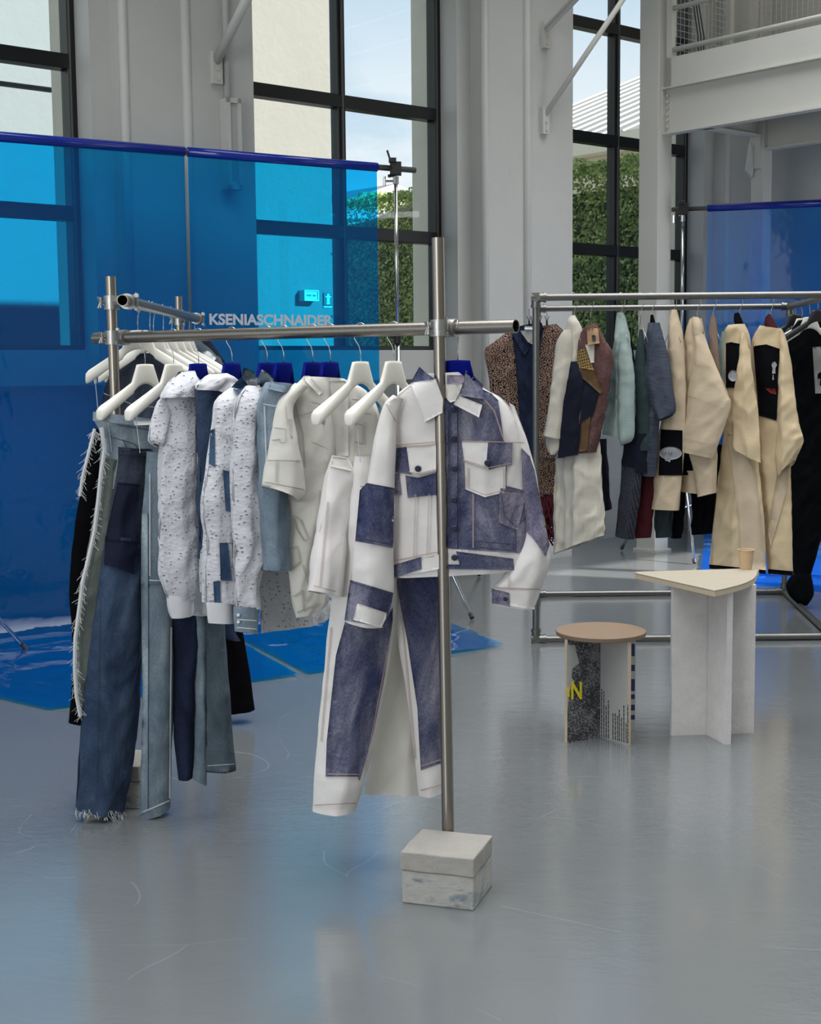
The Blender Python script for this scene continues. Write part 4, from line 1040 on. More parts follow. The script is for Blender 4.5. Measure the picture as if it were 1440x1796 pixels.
patch('cuff_block', 'jdenim2', jr, [(862, 1032), (893, 1040), (894, 1064), (863, 1058)], eps=0.010)
buttons(jb, [(794, 718), (795, 769), (796, 822), (796, 877), (797, 927), (797, 978), (733, 822), (855, 812)], 0.0095, eps=0.018)
buttons(jr, [(887, 1050)], 0.008)
stitches('topstitching', 'stitch_tan', allj, [[(694, 780), (764, 775)], [(695, 784), (764, 779)], [(728, 866), (725, 980)], [(752, 866), (748, 975)], [(811, 773), (918, 776)], [(849, 700), (866, 720), (884, 774)], [(829, 866), (829, 960)], [(820, 820), (820, 856), (850, 868), (883, 860), (883, 822)], [(676, 708), (694, 740)], [(724, 674), (747, 734), (775, 720)], [(716, 827), (733, 831), (763, 823)], [(720, 676), (683, 706)], [(812, 806), (857, 820), (896, 812)], [(691, 983), (765, 968)], [(889, 1004), (893, 1034)], [(866, 1030), (946, 1033)]], double=1.6, eps=0.0145)
stitches('dark_stitching', 'stitch_dark', allj, [[(878, 860), (920, 864)], [(880, 868), (885, 905), (905, 925)], [(632, 853), (688, 862)], [(628, 944), (687, 955)], [(840, 950), (902, 955)], [(836, 960), (900, 966)], [(615, 1021), (686, 1044)], [(905, 886), (890, 930)], [(804, 706), (804, 960)], [(788, 706), (788, 960)], [(776, 776), (808, 776)]], r=0.0012, eps=0.0145)

# --- long patchwork trousers
plT = Plane((rail1(690).x, rail1(690).y, 0), (0.985, 0.17))
T = garment('patchwork_trousers', 'long white trousers with big indigo leg patches hanging behind the jacket', 'trousers', plT.at(640, 805), GF)
tl = loft('trouser_leg', 'whitedenim', R((622, 800, 648, 800), (619, 824, 656, 838), (607, 890, 668, 890), (598, 950, 690, 955), (586, 1010, 696, 1030), (580, 1060, 693, 1085), (571, 1150, 682, 1170), (562, 1240, 664, 1260), (553, 1340, 645, 1350), (548, 1424, 624, 1419)), plT, T, th=0.055, off=0.03, fold=0.007, lam=0.12, seed=12)
tr = loft('trouser_leg', 'whitedenim', R((640, 900, 760, 900), (664, 980, 782, 980), (690, 1040, 784, 1030), (700, 1140, 786, 1140), (714, 1220, 787, 1220), (726, 1320, 787, 1320), (735, 1395, 787, 1382)), plT, T, th=0.045, off=0.0, fold=0.006, lam=0.16, seed=13)
loft('back_leg', 'offwhite', R((688, 1070, 702, 1075), (672, 1180, 716, 1180), (655, 1300, 728, 1300), (638, 1391, 738, 1394)), plT, T, th=0.02, off=-0.06, fold=0.008, lam=0.12, seed=14)
patch('leg_panel', 'jdenim', tl, [(608, 1080), (640, 1092), (669, 1100), (689, 1066), (689, 1088), (676, 1180), (655, 1286), (631, 1369), (628, 1362), (571, 1362), (573, 1300), (589, 1150)], label='large indigo leg patch', grid=9)
patch('leg_panel', 'jdenim', tr, [(694, 1016), (786, 1000), (787, 1334), (738, 1351), (735, 1300), (732, 1242), (714, 1122)], label='large indigo leg patch, right leg', grid=9)
stitches('hem_stitching', 'stitch_tan', [tl, tr], [[(550, 1412), (624, 1408)], [(737, 1386), (786, 1372)], [(574, 1357), (629, 1358)], [(738, 1343), (786, 1328)], [(562, 1300), (580, 1100)], [(640, 1350), (686, 1110)], [(703, 1080), (728, 1330)]], double=1.5)
# --- shorter white trousers
pl = plane1(632); G = garment('white_trousers', 'plain white cropped trousers hung by waistband loops under a white hanger', 'trousers', pl.at(598, 805), GF)
b_ = loft('trouser_leg', 'whitedenim', R((584, 799, 608, 804), (580, 822, 616, 838), (572, 868, 612, 868), (563, 932, 602, 930), (554, 985, 594, 990), (546, 1036, 590, 1047)), pl, G, th=0.045, off=0.02, fold=0.008, lam=0.06, seed=22)
patch('waistband', 'offwhite', b_, [(583, 800), (608, 804), (616, 826), (580, 818)], eps=0.006)
stitches('hem_stitching', 'stitch_tan', [b_], [[(549, 1027), (588, 1037)], [(574, 880), (560, 1030)]], double=1.5)
# --- short sleeved overshirt
pl = plane1(579, (0.80, 0.60)); G = garment('short_sleeve_overshirt', 'off white short sleeved overshirt with traced pocket stitching', 'shirt', pl.at(545, 665), GF)
a_ = loft('body', 'offwhite', R((532, 660, 600, 664), (508, 690, 645, 690), (506, 725, 668, 740), (506, 800, 655, 800), (504, 900, 620, 900), (504, 960, 600, 960), (513, 1046, 580, 1046), (519, 1083, 562, 1066)), pl, G, th=0.05, fold=0.010, lam=0.09, seed=31)
b_ = loft('sleeve', 'offwhite', R((518, 672, 540, 680), (489, 704, 514, 712), (478, 750, 520, 760), (470, 800, 530, 812), (461, 848, 535, 866), (462, 852, 522, 880)), pl, G, th=0.055, off=0.045, fold=0.007, lam=0.12, seed=32)
patch('collar_stand', 'offwhite', a_, [(532, 659), (543, 659), (566, 688), (560, 693), (536, 668)], eps=0.01)
patch('placket', 'offwhite', a_, [(578, 668), (611, 668), (611, 800), (590, 800)], eps=0.008, grid=10)
stitches('topstitching', 'stitch', [a_, b_], [[(480, 750), (500, 752), (500, 775), (490, 776), (490, 770), (476, 772)], [(500, 712), (502, 735), (510, 736), (510, 765), (524, 768)], [(468, 807), (528, 808)], [(484, 808), (483, 845)], [(463, 845), (532, 858)], [(516, 708), (530, 760), (534, 820)], [(545, 705), (575, 712)], [(516, 730), (548, 722), (570, 724)], [(546, 775), (572, 786)], [(516, 905), (526, 912), (540, 945), (532, 948), (518, 925), (514, 908)], [(505, 962), (520, 958), (526, 985), (508, 1000)], [(530, 990), (545, 1040), (535, 1055)], [(514, 1046), (530, 1035), (532, 1072)], [(616, 700), (664, 704)], [(614, 722), (650, 726)], [(640, 740), (640, 780)], [(622, 742), (636, 745), (636, 778), (622, 775)], [(560, 860), (566, 1040)], [(520, 1074), (560, 1058)]], double=2.2)
# --- pale blue denim shirt
pl = plane1(552); G = garment('blue_denim_shirt', 'soft blue denim shirt between eyelet shirt and white overshirt', 'shirt', pl.at(480, 680), GF)
a_ = loft('body', 'blueshirt', R((472, 670, 508, 676), (460, 695, 510, 700), (457, 740, 505, 745), (459, 830, 500, 830), (462, 930, 500, 930), (465, 1000, 505, 1000)), pl, G, th=0.05, fold=0.012, lam=0.07, seed=41)
patch('collar_stand', 'blueshirt', a_, [(476, 668), (510, 676), (504, 690), (470, 682)], eps=0.012)
stitches('topstitching', 'stitch_white', a_, [[(461, 708), (496, 714)], [(463, 712), (467, 830)]], double=1.5)
# --- eyelet shirt with denim collar and cuff
pl = plane1(499); G = garment('eyelet_shirt', 'white eyelet shirt with pale denim collar and denim cuff', 'shirt', pl.at(455, 665), GF)
a_ = loft('body', 'eyelet2', R((452, 675, 480, 682), (448, 720, 500, 725), (450, 850, 508, 850), (450, 950, 530, 950), (452, 1020, 560, 1015), (455, 1075, 580, 1060), (457, 1110, 577, 1084)), pl, G, th=0.05, fold=0.012, lam=0.09, seed=51)
b_ = loft('sleeve', 'eyelet', R((436, 676, 468, 684), (416, 704, 466, 712), (411, 750, 462, 755), (408, 820, 460, 820), (409, 900, 462, 900), (411, 962, 467, 962), (413, 1012, 452, 1014), (414, 1066, 449, 1067)), pl, G, th=0.05, off=0.05, fold=0.011, lam=0.05, seed=52)
c_ = loft('cuff', 'blueshirt', R((413, 1064, 450, 1064), (413, 1085, 450, 1087), (416, 1108, 448, 1111)), pl, G, th=0.035, off=0.06, fold=0.002, seed=53)
patch('collar', 'blueshirt', [b_, a_], [(459, 648), (466, 651), (482, 664), (476, 684), (466, 692), (450, 668)], eps=0.02, thick=0.02, label='pale denim collar')
stitches('topstitching', 'stitch_white', [b_, c_, a_], [[(461, 652), (468, 672), (464, 688)], [(415, 1086), (449, 1088)], [(415, 1100), (449, 1103)], [(452, 668), (468, 690)]], double=1.5)
buttons(c_, [(418, 1079), (418, 1091)], 0.005, 'label')
# --- patched eyelet shirt with dark collar
pl = plane1(470); G = garment('patched_eyelet_shirt', 'white eyelet shirt patched with dark blue denim and dark collar', 'shirt', pl.at(425, 660), GF)
a_ = loft('body', 'eyelet', R((410, 672, 446, 680), (400, 710, 440, 712), (392, 800, 440, 800), (390, 900, 440, 900), (390, 1000, 440, 1000), (392, 1060, 440, 1060)), pl, G, th=0.045, fold=0.01, lam=0.06, seed=61)
b_ = loft('sleeve', 'eyelet', R((405, 680, 430, 690), (382, 704, 424, 706), (376, 745, 412, 748), (370, 800, 410, 800), (356, 868, 410, 860), (357, 900, 408, 900), (362, 942, 400, 950), (361, 1017, 407, 1017), (363, 1058, 404, 1057)), pl, G, th=0.045, off=0.045, fold=0.010, lam=0.05, seed=62)
c_ = loft('cuff', 'white', R((363, 1056, 405, 1056), (364, 1078, 407, 1077), (366, 1093, 409, 1092)), pl, G, th=0.035, off=0.055, fold=0.003, seed=63)
patch('collar', 'patchblue', [b_, a_], [(406, 679), (422, 662), (440, 681), (427, 695), (418, 690)], eps=0.022, thick=0.02, label='dark blue collar leaf')
patch('collar', 'slate', [b_, a_], [(424, 662), (427, 644), (447, 652), (446, 668), (432, 672)], eps=0.014, thick=0.02, label='slate back of collar')
patch('collar_facing', 'eyelet', [b_, a_], [(430, 668), (451, 660), (452, 676), (440, 682)], eps=0.018, thick=0.012)
for i, q in enumerate([[(385, 952), (400, 952), (407, 1019), (387, 1018)], [(374, 1020), (386, 1019), (387, 1058), (376, 1059)], [(391, 824), (408, 829), (408, 899), (396, 896)], [(369, 755), (376, 752), (377, 820), (366, 813)]]):
    patch('denim_patch', 'patchblue', [b_, a_], q, eps=0.006)
q = [hit([b_, a_], x, y, 0.004) for x, y in ((376, 750), (395, 760), (410, 766))]; fringe('frayed_seam', 'fray', q, 60, 0.015, 0.6, G, seed=3)
# --- denim top with ruffled white collar
pl = plane1(408); G = garment('denim_ruffle_top', 'mid blue denim top with a white ruffled collar', 'shirt', pl.at(375, 670), GF)
a_ = loft('body', 'middenim', R((346, 682, 386, 688), (347, 720, 382, 722), (350, 800, 376, 800), (352, 900, 372, 900), (352, 980, 372, 980)), pl, G, th=0.045, fold=0.010, lam=0.06, seed=71)
loft('ruffle_collar', 'white', R((372, 656, 392, 654), (360, 664, 410, 664), (350, 674, 418, 672), (352, 684, 396, 688)), pl, G, th=0.05, off=0.02, fold=0.010, lam=0.022, seed=72)
loft('lower_sleeve', 'eyelet2', R((352, 960, 372, 960), (354, 1040, 376, 1030)), pl, G, th=0.03, off=0.0, fold=0.006, seed=73)
# --- big eyelet shirt with gathered cuff
pl = plane1(350); G = garment('eyelet_blouse', 'white eyelet blouse with bunched shoulder and gathered elastic cuff', 'shirt', pl.at(325, 660), GF)
a_ = loft('body', 'eyelet2', R((325, 665, 350, 680), (325, 720, 356, 730), (325, 800, 360, 800), (325, 900, 362, 900), (328, 1000, 364, 1000), (330, 1079, 364, 1078)), pl, G, th=0.05, fold=0.013, lam=0.06, seed=81)
b_ = loft('sleeve', 'eyelet', R((316, 656, 338, 654), (300, 676, 349, 682), (288, 705, 352, 708), (283, 790, 346, 790), (281, 860, 340, 860), (280, 943, 338, 943), (285, 1020, 338, 1020), (296, 1052, 334, 1048)), pl, G, th=0.055, off=0.05, fold=0.011, lam=0.05, seed=82)
loft('gathered_cuff', 'white', R((296, 1044, 335, 1044), (297, 1062, 336, 1060), (303, 1085, 335, 1076)), pl, G, th=0.04, off=0.055, fold=0.003, lam=0.012, seed=83)
loft('shoulder_drape', 'eyelet', R((316, 652, 336, 650), (300, 672, 345, 668), (288, 690, 345, 682), (285, 698, 340, 694)), pl, G, th=0.05, off=0.075, fold=0.009, lam=0.03, seed=84)
loft('hood', 'eyelet', R((300, 686, 318, 690), (282, 702, 306, 712), (271, 732, 296, 740), (263, 770, 288, 782), (272, 778, 284, 786)), pl, G, th=0.03, off=0.04, fold=0.006, lam=0.06, seed=85)

# --- jeans at the left end
pl = plane1(262, (0.86, 0.51)); G = garment('frayed_wide_jeans', 'light wash jeans with frayed split side seam, leftmost on the rack', 'jeans', pl.at(200, 725), GF)
wa = loft('waistband', 'lightjean', R((163, 722, 290, 738), (163, 738, 292, 752)), pl, G, th=0.05, fold=0.002, seed=90)
up = loft('hip', 'lightjean', R((163, 736, 292, 752), (176, 760, 285, 775), (176, 800, 280, 830), (172, 850, 270, 880)), pl, G, th=0.05, off=-0.004, fold=0.007, lam=0.07, seed=91)
lg_ = loft('side_leg', 'olive', R((176, 800, 215, 810), (174, 850, 212, 860), (166, 900, 205, 910), (150, 985, 195, 1000), (137, 1080, 180, 1080), (133, 1150, 170, 1150), (134, 1210, 160, 1210), (141, 1258, 150, 1258)), pl, G, th=0.03, off=0.01, fold=0.007, seed=92)
e1 = [pl.at(x, y, 0.035) for x, y in ((166, 752), (154, 800), (144, 840), (140, 870))]
e2 = [pl.at(x, y, 0.045) for x, y in ((178, 750), (183, 790), (177, 830), (172, 880), (166, 930), (155, 980), (145, 1020), (138, 1075), (132, 1120), (131, 1170), (134, 1220), (141, 1256)) ]
m_ = MB(); m_.tube(e2, 0.0075, 6); m_.tube(e1, 0.006, 6); tag(m_.build('frayed_roll', 'fray', G), kind='stuff')
fringe('frayed_threads', 'fray', e2, 260, 0.03, 1.0, G, seed=5); fringe('frayed_threads', 'fray', e1, 90, 0.03, 1.2, G, seed=6)
patch('label', 'label', [wa, up], [(234, 737), (268, 737), (268, 745), (236, 746)], eps=0.006)
stitches('topstitching', 'stitch_dark', [up, wa], [[(190, 765), (235, 778), (250, 800)], [(205, 745), (290, 758)], [(215, 770), (228, 800)]], double=1.6)
pk = plane1(236, (0.86, 0.51)); G = garment('black_velvet_skirt', 'long black velvet piece seen through the split of the frayed jeans', 'skirt', pk.at(175, 750), GF)
loft('body', 'velvet', R((166, 752, 186, 752), (157, 800, 190, 800), (138, 880, 186, 880), (128, 950, 180, 950), (122, 1030, 170, 1030), (126, 1110, 165, 1110), (128, 1180, 160, 1180), (121, 1268, 160, 1272)), pk, G, th=0.03, fold=0.006, seed=95)
pl = plane1(282, (0.9, 0.43)); G = garment('dark_flared_jeans', 'dark blue flared jeans with navy pocket panel and frayed hem', 'jeans', pl.at(235, 785), GF)
a_ = loft('hip', 'charjean', R((208, 784, 268, 788), (206, 820, 262, 820), (196, 880, 258, 880), (184, 960, 252, 960)), pl, G, th=0.05, off=0.02, fold=0.009, lam=0.05, seed=101)
b_ = loft('flared_leg', 'middenim', R((186, 940, 252, 940), (170, 1050, 250, 1050), (152, 1180, 248, 1180), (140, 1300, 238, 1310), (132, 1420, 218, 1426)), pl, G, th=0.06, off=0.025, fold=0.010, lam=0.13, seed=102)
patch('waistband', 'charjean', a_, [(207, 784), (268, 788), (266, 800), (207, 797)], eps=0.006)
patch('pocket_panel', 'pocketnavy', a_, [(206, 846), (246, 850), (236, 960), (184, 948)], eps=0.008)
patch('pocket_panel', 'pocketnavy', [b_, a_], [(185, 945), (246, 952), (236, 1008), (182, 990)], eps=0.010)
hem = [hit(b_, x, y, 0.0) for x, y in ((134, 1416), (160, 1418), (190, 1421), (216, 1423))]
fringe('frayed_hem', 'fray', hem, 70, 0.035, 0.7, G, seed=8)
stitches('seam', 'stitch_dark', b_, [[(176, 1050), (168, 1410)], [(246, 1150), (222, 1250), (206, 1420)]])
pl = plane1(312, (0.9, 0.43)); G = garment('grey_blue_jeans', 'straight grey blue jeans with pale side stripe beside the dark flared pair', 'jeans', pl.at(270, 790), GF)
a_ = loft('hip', 'palejean', R((258, 792, 300, 796), (254, 850, 300, 850), (248, 920, 300, 920), (247, 1022, 300, 1022)), pl, G, th=0.045, off=0.02, fold=0.006, lam=0.1, seed=111)
b_ = loft('straight_leg', 'palejean', R((248, 1000, 302, 1000), (248, 1080, 304, 1080), (250, 1200, 306, 1200), (248, 1320, 302, 1320), (245, 1437, 299, 1414)), pl, G, th=0.05, off=0.012, fold=0.006, lam=0.13, seed=112)
patch('side_stripe', 'lightjean', [a_, b_], [(249, 900), (259, 900), (260, 1100), (259, 1420), (246, 1430), (250, 1200), (248, 1050)], eps=0.006, grid=11, label='pale side stripe')
stitches('topstitching', 'stitch_white', [a_, b_], [[(261, 1017), (300, 1019)], [(250, 1424), (296, 1404)], [(262, 830), (262, 1010)], [(300, 1100), (297, 1400)]], double=1.5)
pl = plane1(330, (0.93, 0.36)); G = garment('navy_panelled_jeans', 'dark navy and grey panelled trousers behind the grey blue jeans', 'trousers', pl.at(320, 900), GF)
loft('front_leg', 'navydenim', R((300, 800, 345, 800), (300, 1000, 345, 1000), (302, 1090, 352, 1080), (305, 1200, 346, 1200), (306, 1300, 343, 1300), (313, 1368, 338, 1364)), pl, G, th=0.04, fold=0.008, lam=0.1, seed=121)
loft('back_leg', 'palejean', R((336, 1060, 366, 1060), (340, 1150, 364, 1150), (341, 1300, 362, 1300), (338, 1366, 362, 1377)), pl, G, th=0.03, off=0.02, fold=0.005, seed=122)
pl = plane1(352, (0.95, 0.3)); G = garment('slate_jeans', 'slate grey straight jeans, rightmost leg of the left group', 'jeans', pl.at(385, 1000), GF)
a_ = loft('leg', 'slate', R((355, 820, 400, 820), (356, 1000, 400, 1000), (360, 1070, 394, 1070), (362, 1200, 402, 1200), (361, 1340, 413, 1338), (361, 1350, 413, 1347)), pl, G, th=0.035, off=-0.01, fold=0.008, lam=0.09, seed=131)
stitches('hem_stitching', 'stitch_white', a_, [[(364, 1343), (411, 1340)]], r=0.0008)
# garments on the rail running back
GB = 'clothes on the rail running back'
def plane2(k, a=0.0):
    p = rail2(k); an = math.atan2(perp2[1], perp2[0]) + a; return Plane((p.x, p.y, 0), (math.cos(an), math.sin(an)))
pl = plane2(0.31); G = garment('dark_denim_jacket', 'charcoal denim jacket on the rail running back, seen between white hangers', 'jacket', pl.at(250, 620), GB)
a_ = loft('body', 'charjean', R((225, 622, 282, 618), (196, 652, 325, 652), (180, 700, 338, 700), (174, 760, 335, 760), (176, 860, 330, 860), (180, 960, 325, 960)), pl, G, th=0.05, fold=0.012, lam=0.1, seed=141)
stitches('topstitching', 'stitch_white', a_, [[(182, 690), (240, 712), (300, 716)]], r=0.0008)
pl = plane2(0.47); G = garment('black_layered_top', 'black top hanging in the middle of the rail running back', 'shirt', pl.at(270, 640), GB)
loft('body', 'blackcloth', R((240, 620, 320, 618), (215, 660, 350, 660), (205, 760, 350, 760), (205, 900, 345, 900)), pl, G, th=0.04, fold=0.01, seed=142)
pl = plane2(0.78); G = garment('slate_denim_jacket', 'slate denim jacket with grey patches near the end of the rail running back', 'jacket', pl.at(340, 610), GB)
a_ = loft('body', 'slate', R((318, 600, 350, 596), (295, 630, 384, 630), (285, 660, 392, 658), (283, 780, 388, 780), (285, 900, 385, 900)), pl, G, th=0.05, fold=0.012, lam=0.1, seed=143)
patch('patch', 'fray', a_, [(352, 618), (366, 614), (380, 628), (370, 640)], eps=0.008)
pl = plane2(0.9); G = garment('navy_patchwork_jacket', 'navy and grey patchwork jacket at the far end of the rail running back', 'jacket', pl.at(365, 610), GB)
a_ = loft('body', 'navydenim', R((330, 597, 368, 597), (318, 620, 388, 624), (312, 650, 396, 650), (312, 760, 392, 760), (315, 880, 390, 880)), pl, G, th=0.05, fold=0.012, lam=0.1, seed=144)
patch('patch', 'fray', a_, [(372, 620), (386, 626), (392, 642), (378, 644)], eps=0.01)
pl = plane2(0.62); G = garment('black_wide_trousers', 'black wide trousers whose hem flares beside the slate jeans', 'trousers', pl.at(400, 1100), GB)
loft('leg', 'velvet', R((350, 800, 400, 800), (360, 1000, 415, 1000), (370, 1090, 424, 1090), (380, 1180, 438, 1180), (385, 1251, 447, 1245)), pl, G, th=0.05, fold=0.006, seed=145)
loft('upper_patch', 'navydenim', R((372, 1015, 414, 1015), (380, 1100, 412, 1098), (392, 1118, 422, 1124)), pl, G, th=0.06, off=0.08, fold=0.005, seed=146)
# ================================================================ right rack of galvanised tube
YF, YB = 7.8, 9.32
FL0 = PF(940, 1127); FL0 = Vector((FL0.x, FL0.y, 0)); YF = FL0.y
FLb = PF(942, 1047); YB = FLb.y
vx = Vector((1, 0.0, 0)); k0 = FLb-FL0; k0.z = 0
WF = 1.66
pFL = Vector((FL0.x, FL0.y, 0.02)); pBL = pFL + k0; pFR = pFL + vx*WF; pBR = pBL + vx*WF
HT = PY(1000, 521, YF).z
rr_ = thing('square_clothes_rack', (pFL.x+0.8, pFL.y+0.7, 0), 'galvanised pipe frame rack on the right with elbow fittings', 'rack')
up_ = Vector((0, 0, HT-0.02))
def gp(name, a, b_, r=0.019): m_ = MB(); m_.tube([a, b_], r, 16); return smooth_by_angle(m_.build(name, 'galv', rr_))
for p in (pFL, pBL, pFR, pBR): gp('post', p, p+up_)
for nm, z in (('top_rail', HT), ('base_rail', 0.02)):
    for a, b_ in ((pFL, pFR), (pBL, pBR), (pFL, pBL), (pFR, pBR)):
        gp(nm, Vector((a.x, a.y, z)), Vector((b_.x, b_.y, z)))
for p in (pFL, pBL, pFR, pBR):
    for z in (HT, 0.02):
        q = Vector((p.x, p.y, z)); dz = Vector((0, 0, -1 if z > 1 else 1)); sx_ = 1 if p.x < pFR.x-0.5 else -1; sy_ = 1 if p in (pFL, pFR) else -1
        m_ = MB(); ky = k0.normalized()*sy_
        for d in (dz, vx*sx_, ky): m_.tube([q - d*0.024, q + d*0.05], 0.0245, 16); m_.pipe(q + d*0.042, q+d*0.056, 0.028, 0.0185, 16)
        smooth_by_angle(m_.build('corner_fitting', 'galv', rr_))
# ---------------------------------------------------------------- garments on it
def plR(hx, a=-40, dy=0.0, frac=0.0):
    p = PY(hx, 521, YF+dy); an = math.radians(a); return Plane((p.x, p.y, 0), (math.cos(an), math.sin(an)))
HR = 'wire hangers on the right rack'
for hx, l in ((1007, 'wire hanger of the cream kimono'), (1036, 'wire hanger behind the square tag'), (1090, 'wire hanger of the mint coat'), (1124, 'wire hanger of the thin teal blouse'), (1143, 'wire hanger of the grey striped robe'), (1181, 'wire hanger of the beige robe with face print'), (1223, 'wire hanger of the beige folded sleeve coat'), (1251, 'wire hanger of the small brown top'), (1297, 'wire hanger of the beige robe with black panel'), (1352, 'wire hanger of the large kimono with black back')):
    hanger('thin', PY(hx, 521, YF), (math.cos(math.radians(-62)), math.sin(math.radians(-62))), l, HR)
GG = 'clothes hanging on the right rack'
# brocade waistcoat hangs on the left end, facing front
pl = Plane((PY(940, 570, YF+0.5)), (1, 0.05)); G = garment('brocade_waistcoat', 'long brown patterned brocade waistcoat over navy denim, leftmost on the right rack', 'waistcoat', pl.at(940, 580), GG)
a_ = loft('body', 'brocade', R((893, 580, 975, 568), (866, 600, 990, 584), (850, 616, 992, 620), (857, 660, 985, 690), (860, 700, 980, 720), (866, 780, 978, 800), (880, 870, 974, 870)), pl, G, th=0.05, fold=0.008, lam=0.2, seed=201)
patch('denim_front', 'navydenim', a_, [(897, 575), (930, 568), (950, 566), (953, 575), (944, 640), (942, 760), (940, 864), (915, 864), (913, 760), (905, 640)], eps=0.012, label='navy denim shirt front')
patch('lapel', 'navydenim', a_, [(895, 580), (903, 575), (928, 612), (920, 624)], eps=0.03, thick=0.02)
patch('lining', 'greyprint', a_, [(912, 580), (938, 578), (938, 606), (926, 600)], eps=0.02)
patch('neck_label', 'label', a_, [(920, 572), (940, 572), (940, 578), (920, 578)], eps=0.03)
buttons(a_, [(926, 650)], 0.006, 'chrome')
fr_ = [pl.at(x, 868, 0.03) for x in (885, 915, 945, 973)]
fringe('dark_fringe', 'maroon', fr_, 420, 0.24, 0.12, G, r=0.004, seed=11)
stitches('seam', 'stitch_dark', a_, [[(944, 803), (976, 805)], [(944, 866), (972, 868)]], r=0.004)
m_ = MB()
for x in (955, 962, 976, 990):
    p = PY(x, 560, YF+0.5); z0 = HT-0.02
    m_.tube([Vector((p.x, YB, HT)), Vector((p.x, YB, p.z+0.03))], 0.002, 4); m_.box(Vector((p.x, YB, p.z)), (0.012, 0.02, 0.05)); m_.tube([Vector((p.x, YB, p.z+0.02)), Vector((p.x-0.015, YB, p.z+0.055))], 0.003, 4); m_.tube([Vector((p.x, YB, p.z+0.02)), Vector((p.x+0.015, YB, p.z+0.055))], 0.003, 4)
cg = thing('clip_hanger', Vector((PY(970, 560, YF).x, YB, HT-0.1)), 'black clips hanging from the rear rail over the brocade shoulder', 'hanger')
m_.build('clips', 'black_plastic', cg)
def G2(name, label, cat, hx, hy, ang=-40, dy=0.0):
    pl = plR(hx, ang, dy); return pl, garment(name, label, cat, pl.at(hx, hy), GG)
pl, G = G2('cream_kimono', 'cream linen kimono sleeve behind the navy patched jacket', 'kimono', 1004, 556)
a_ = loft('body', 'linen', R((1000, 553, 1008, 553), (990, 580, 1022, 580), (988, 620, 1016, 620), (986, 700, 1004, 700), (984, 760, 1000, 760)), pl, G, th=0.03, fold=0.01, lam=0.08, seed=211)
loft('sleeve', 'linen', R((990, 578, 1003, 578), (976, 602, 1004, 610), (970, 642, 999, 650), (964, 700, 989, 704), (954, 761, 982, 770)), pl, G, th=0.03, off=0.03, fold=0.008, lam=0.06, seed=212)
loft('sleeve_lining', 'linen', R((957, 764, 981, 770), (959, 784, 980, 788), (967, 798, 974, 797)), pl, G, th=0.015, off=0.02, fold=0.004, seed=213)
pl, G = G2('pleated_cream_trousers', 'pleated pale cream wide trousers hanging below the navy patched jacket', 'trousers', 1015, 800, -40, 0.04)
a_ = loft('body', 'linen', R((980, 740, 1046, 740), (977, 805, 1052, 790), (974, 870, 1057, 860), (973, 925, 1061, 905), (971, 972, 1062, 938)), pl, G, th=0.05, fold=0.014, lam=0.07, seed=214, nu=90)
pl, G = G2('patched_silk_jacket', 'short navy jacket patched with gold and brown brocade, paper tag at neck', 'jacket', 1036, 570)
b_ = loft('body', 'pinkbroc', R((1018, 592, 1044, 566), (1003, 606, 1062, 596), (1000, 640, 1075, 626), (1000, 700, 1066, 700), (1000, 760, 1056, 750), (1000, 797, 1045, 793)), pl, G, th=0.05, off=0.03, fold=0.01, lam=0.1, seed=221)
c_ = loft('sleeve', 'navy', R((1003, 634, 1014, 634), (997, 660, 1024, 662), (990, 705, 1022, 710), (984, 760, 1016, 762), (978, 804, 1013, 798)), pl, G, th=0.03, off=0.075, fold=0.008, lam=0.06, seed=222)
patch('navy_panel', 'navy', b_, [(1012, 650), (1052, 686), (1042, 720), (1024, 770), (1013, 780)], eps=0.006)
patch('gold_panel', 'goldcheck', b_, [(1011, 614), (1026, 610), (1043, 650), (1012, 644)], eps=0.010)
patch('bronze_collar', 'bronze', b_, [(1012, 644), (1043, 650), (1058, 688), (1052, 690), (1014, 656)], eps=0.014, thick=0.01)
patch('rose_strip', 'pinkbroc', b_, [(1003, 604), (1011, 598), (1010, 636), (1001, 640)], eps=0.008)
patch('lining', 'linen', b_, [(1026, 604), (1043, 604), (1042, 636), (1036, 636)], eps=0.010)
patch('bronze_panel', 'bronze', b_, [(1020, 740), (1036, 730), (1030, 790), (1016, 792)], eps=0.008)
patch('paper_tag', 'card', b_, [(1029, 577), (1049, 574), (1052, 602), (1031, 605)], eps=0.045, thick=0.004, label='kraft card tag with green print')
patch('tag_print', 'darkgreen', b_, [(1038, 588), (1044, 588), (1045, 597), (1039, 598)], eps=0.052, thick=0.003)
pl, G = G2('mint_coat', 'pale mint linen coat between patched jacket and striped robe', 'coat', 1090, 552)
a_ = loft('body', 'mint', R((1083, 548, 1094, 548), (1078, 585, 1103, 585), (1072, 640, 1112, 640), (1064, 720, 1114, 720), (1057, 762, 1112, 768)), pl, G, th=0.035, fold=0.012, lam=0.09, seed=231)
loft('sleeve', 'mint', R((1087, 600, 1100, 598), (1082, 660, 1112, 650), (1080, 720, 1113, 720), (1082, 762, 1112, 768), (1090, 781, 1096, 779)), pl, G, th=0.03, off=0.035, fold=0.008, lam=0.06, seed=232)
pl, G = G2('teal_blouse', 'thin dark teal blouse seen edge on right of the mint coat', 'shirt', 1124, 580)
loft('body', 'darkgreen', R((1122, 578, 1127, 578), (1113, 640, 1134, 640), (1110, 700, 1140, 700), (1110, 790, 1142, 790)), pl, G, th=0.03, fold=0.008, seed=241)
pl, G = G2('black_slip_top', 'narrow black strap top behind the mint coat', 'shirt', 1104, 570, -40, 0.05)
loft('body', 'blackcloth', R((1103, 575, 1106, 575), (1102, 640, 1114, 645), (1104, 700, 1118, 700)), pl, G, th=0.02, fold=0.004, seed=242)
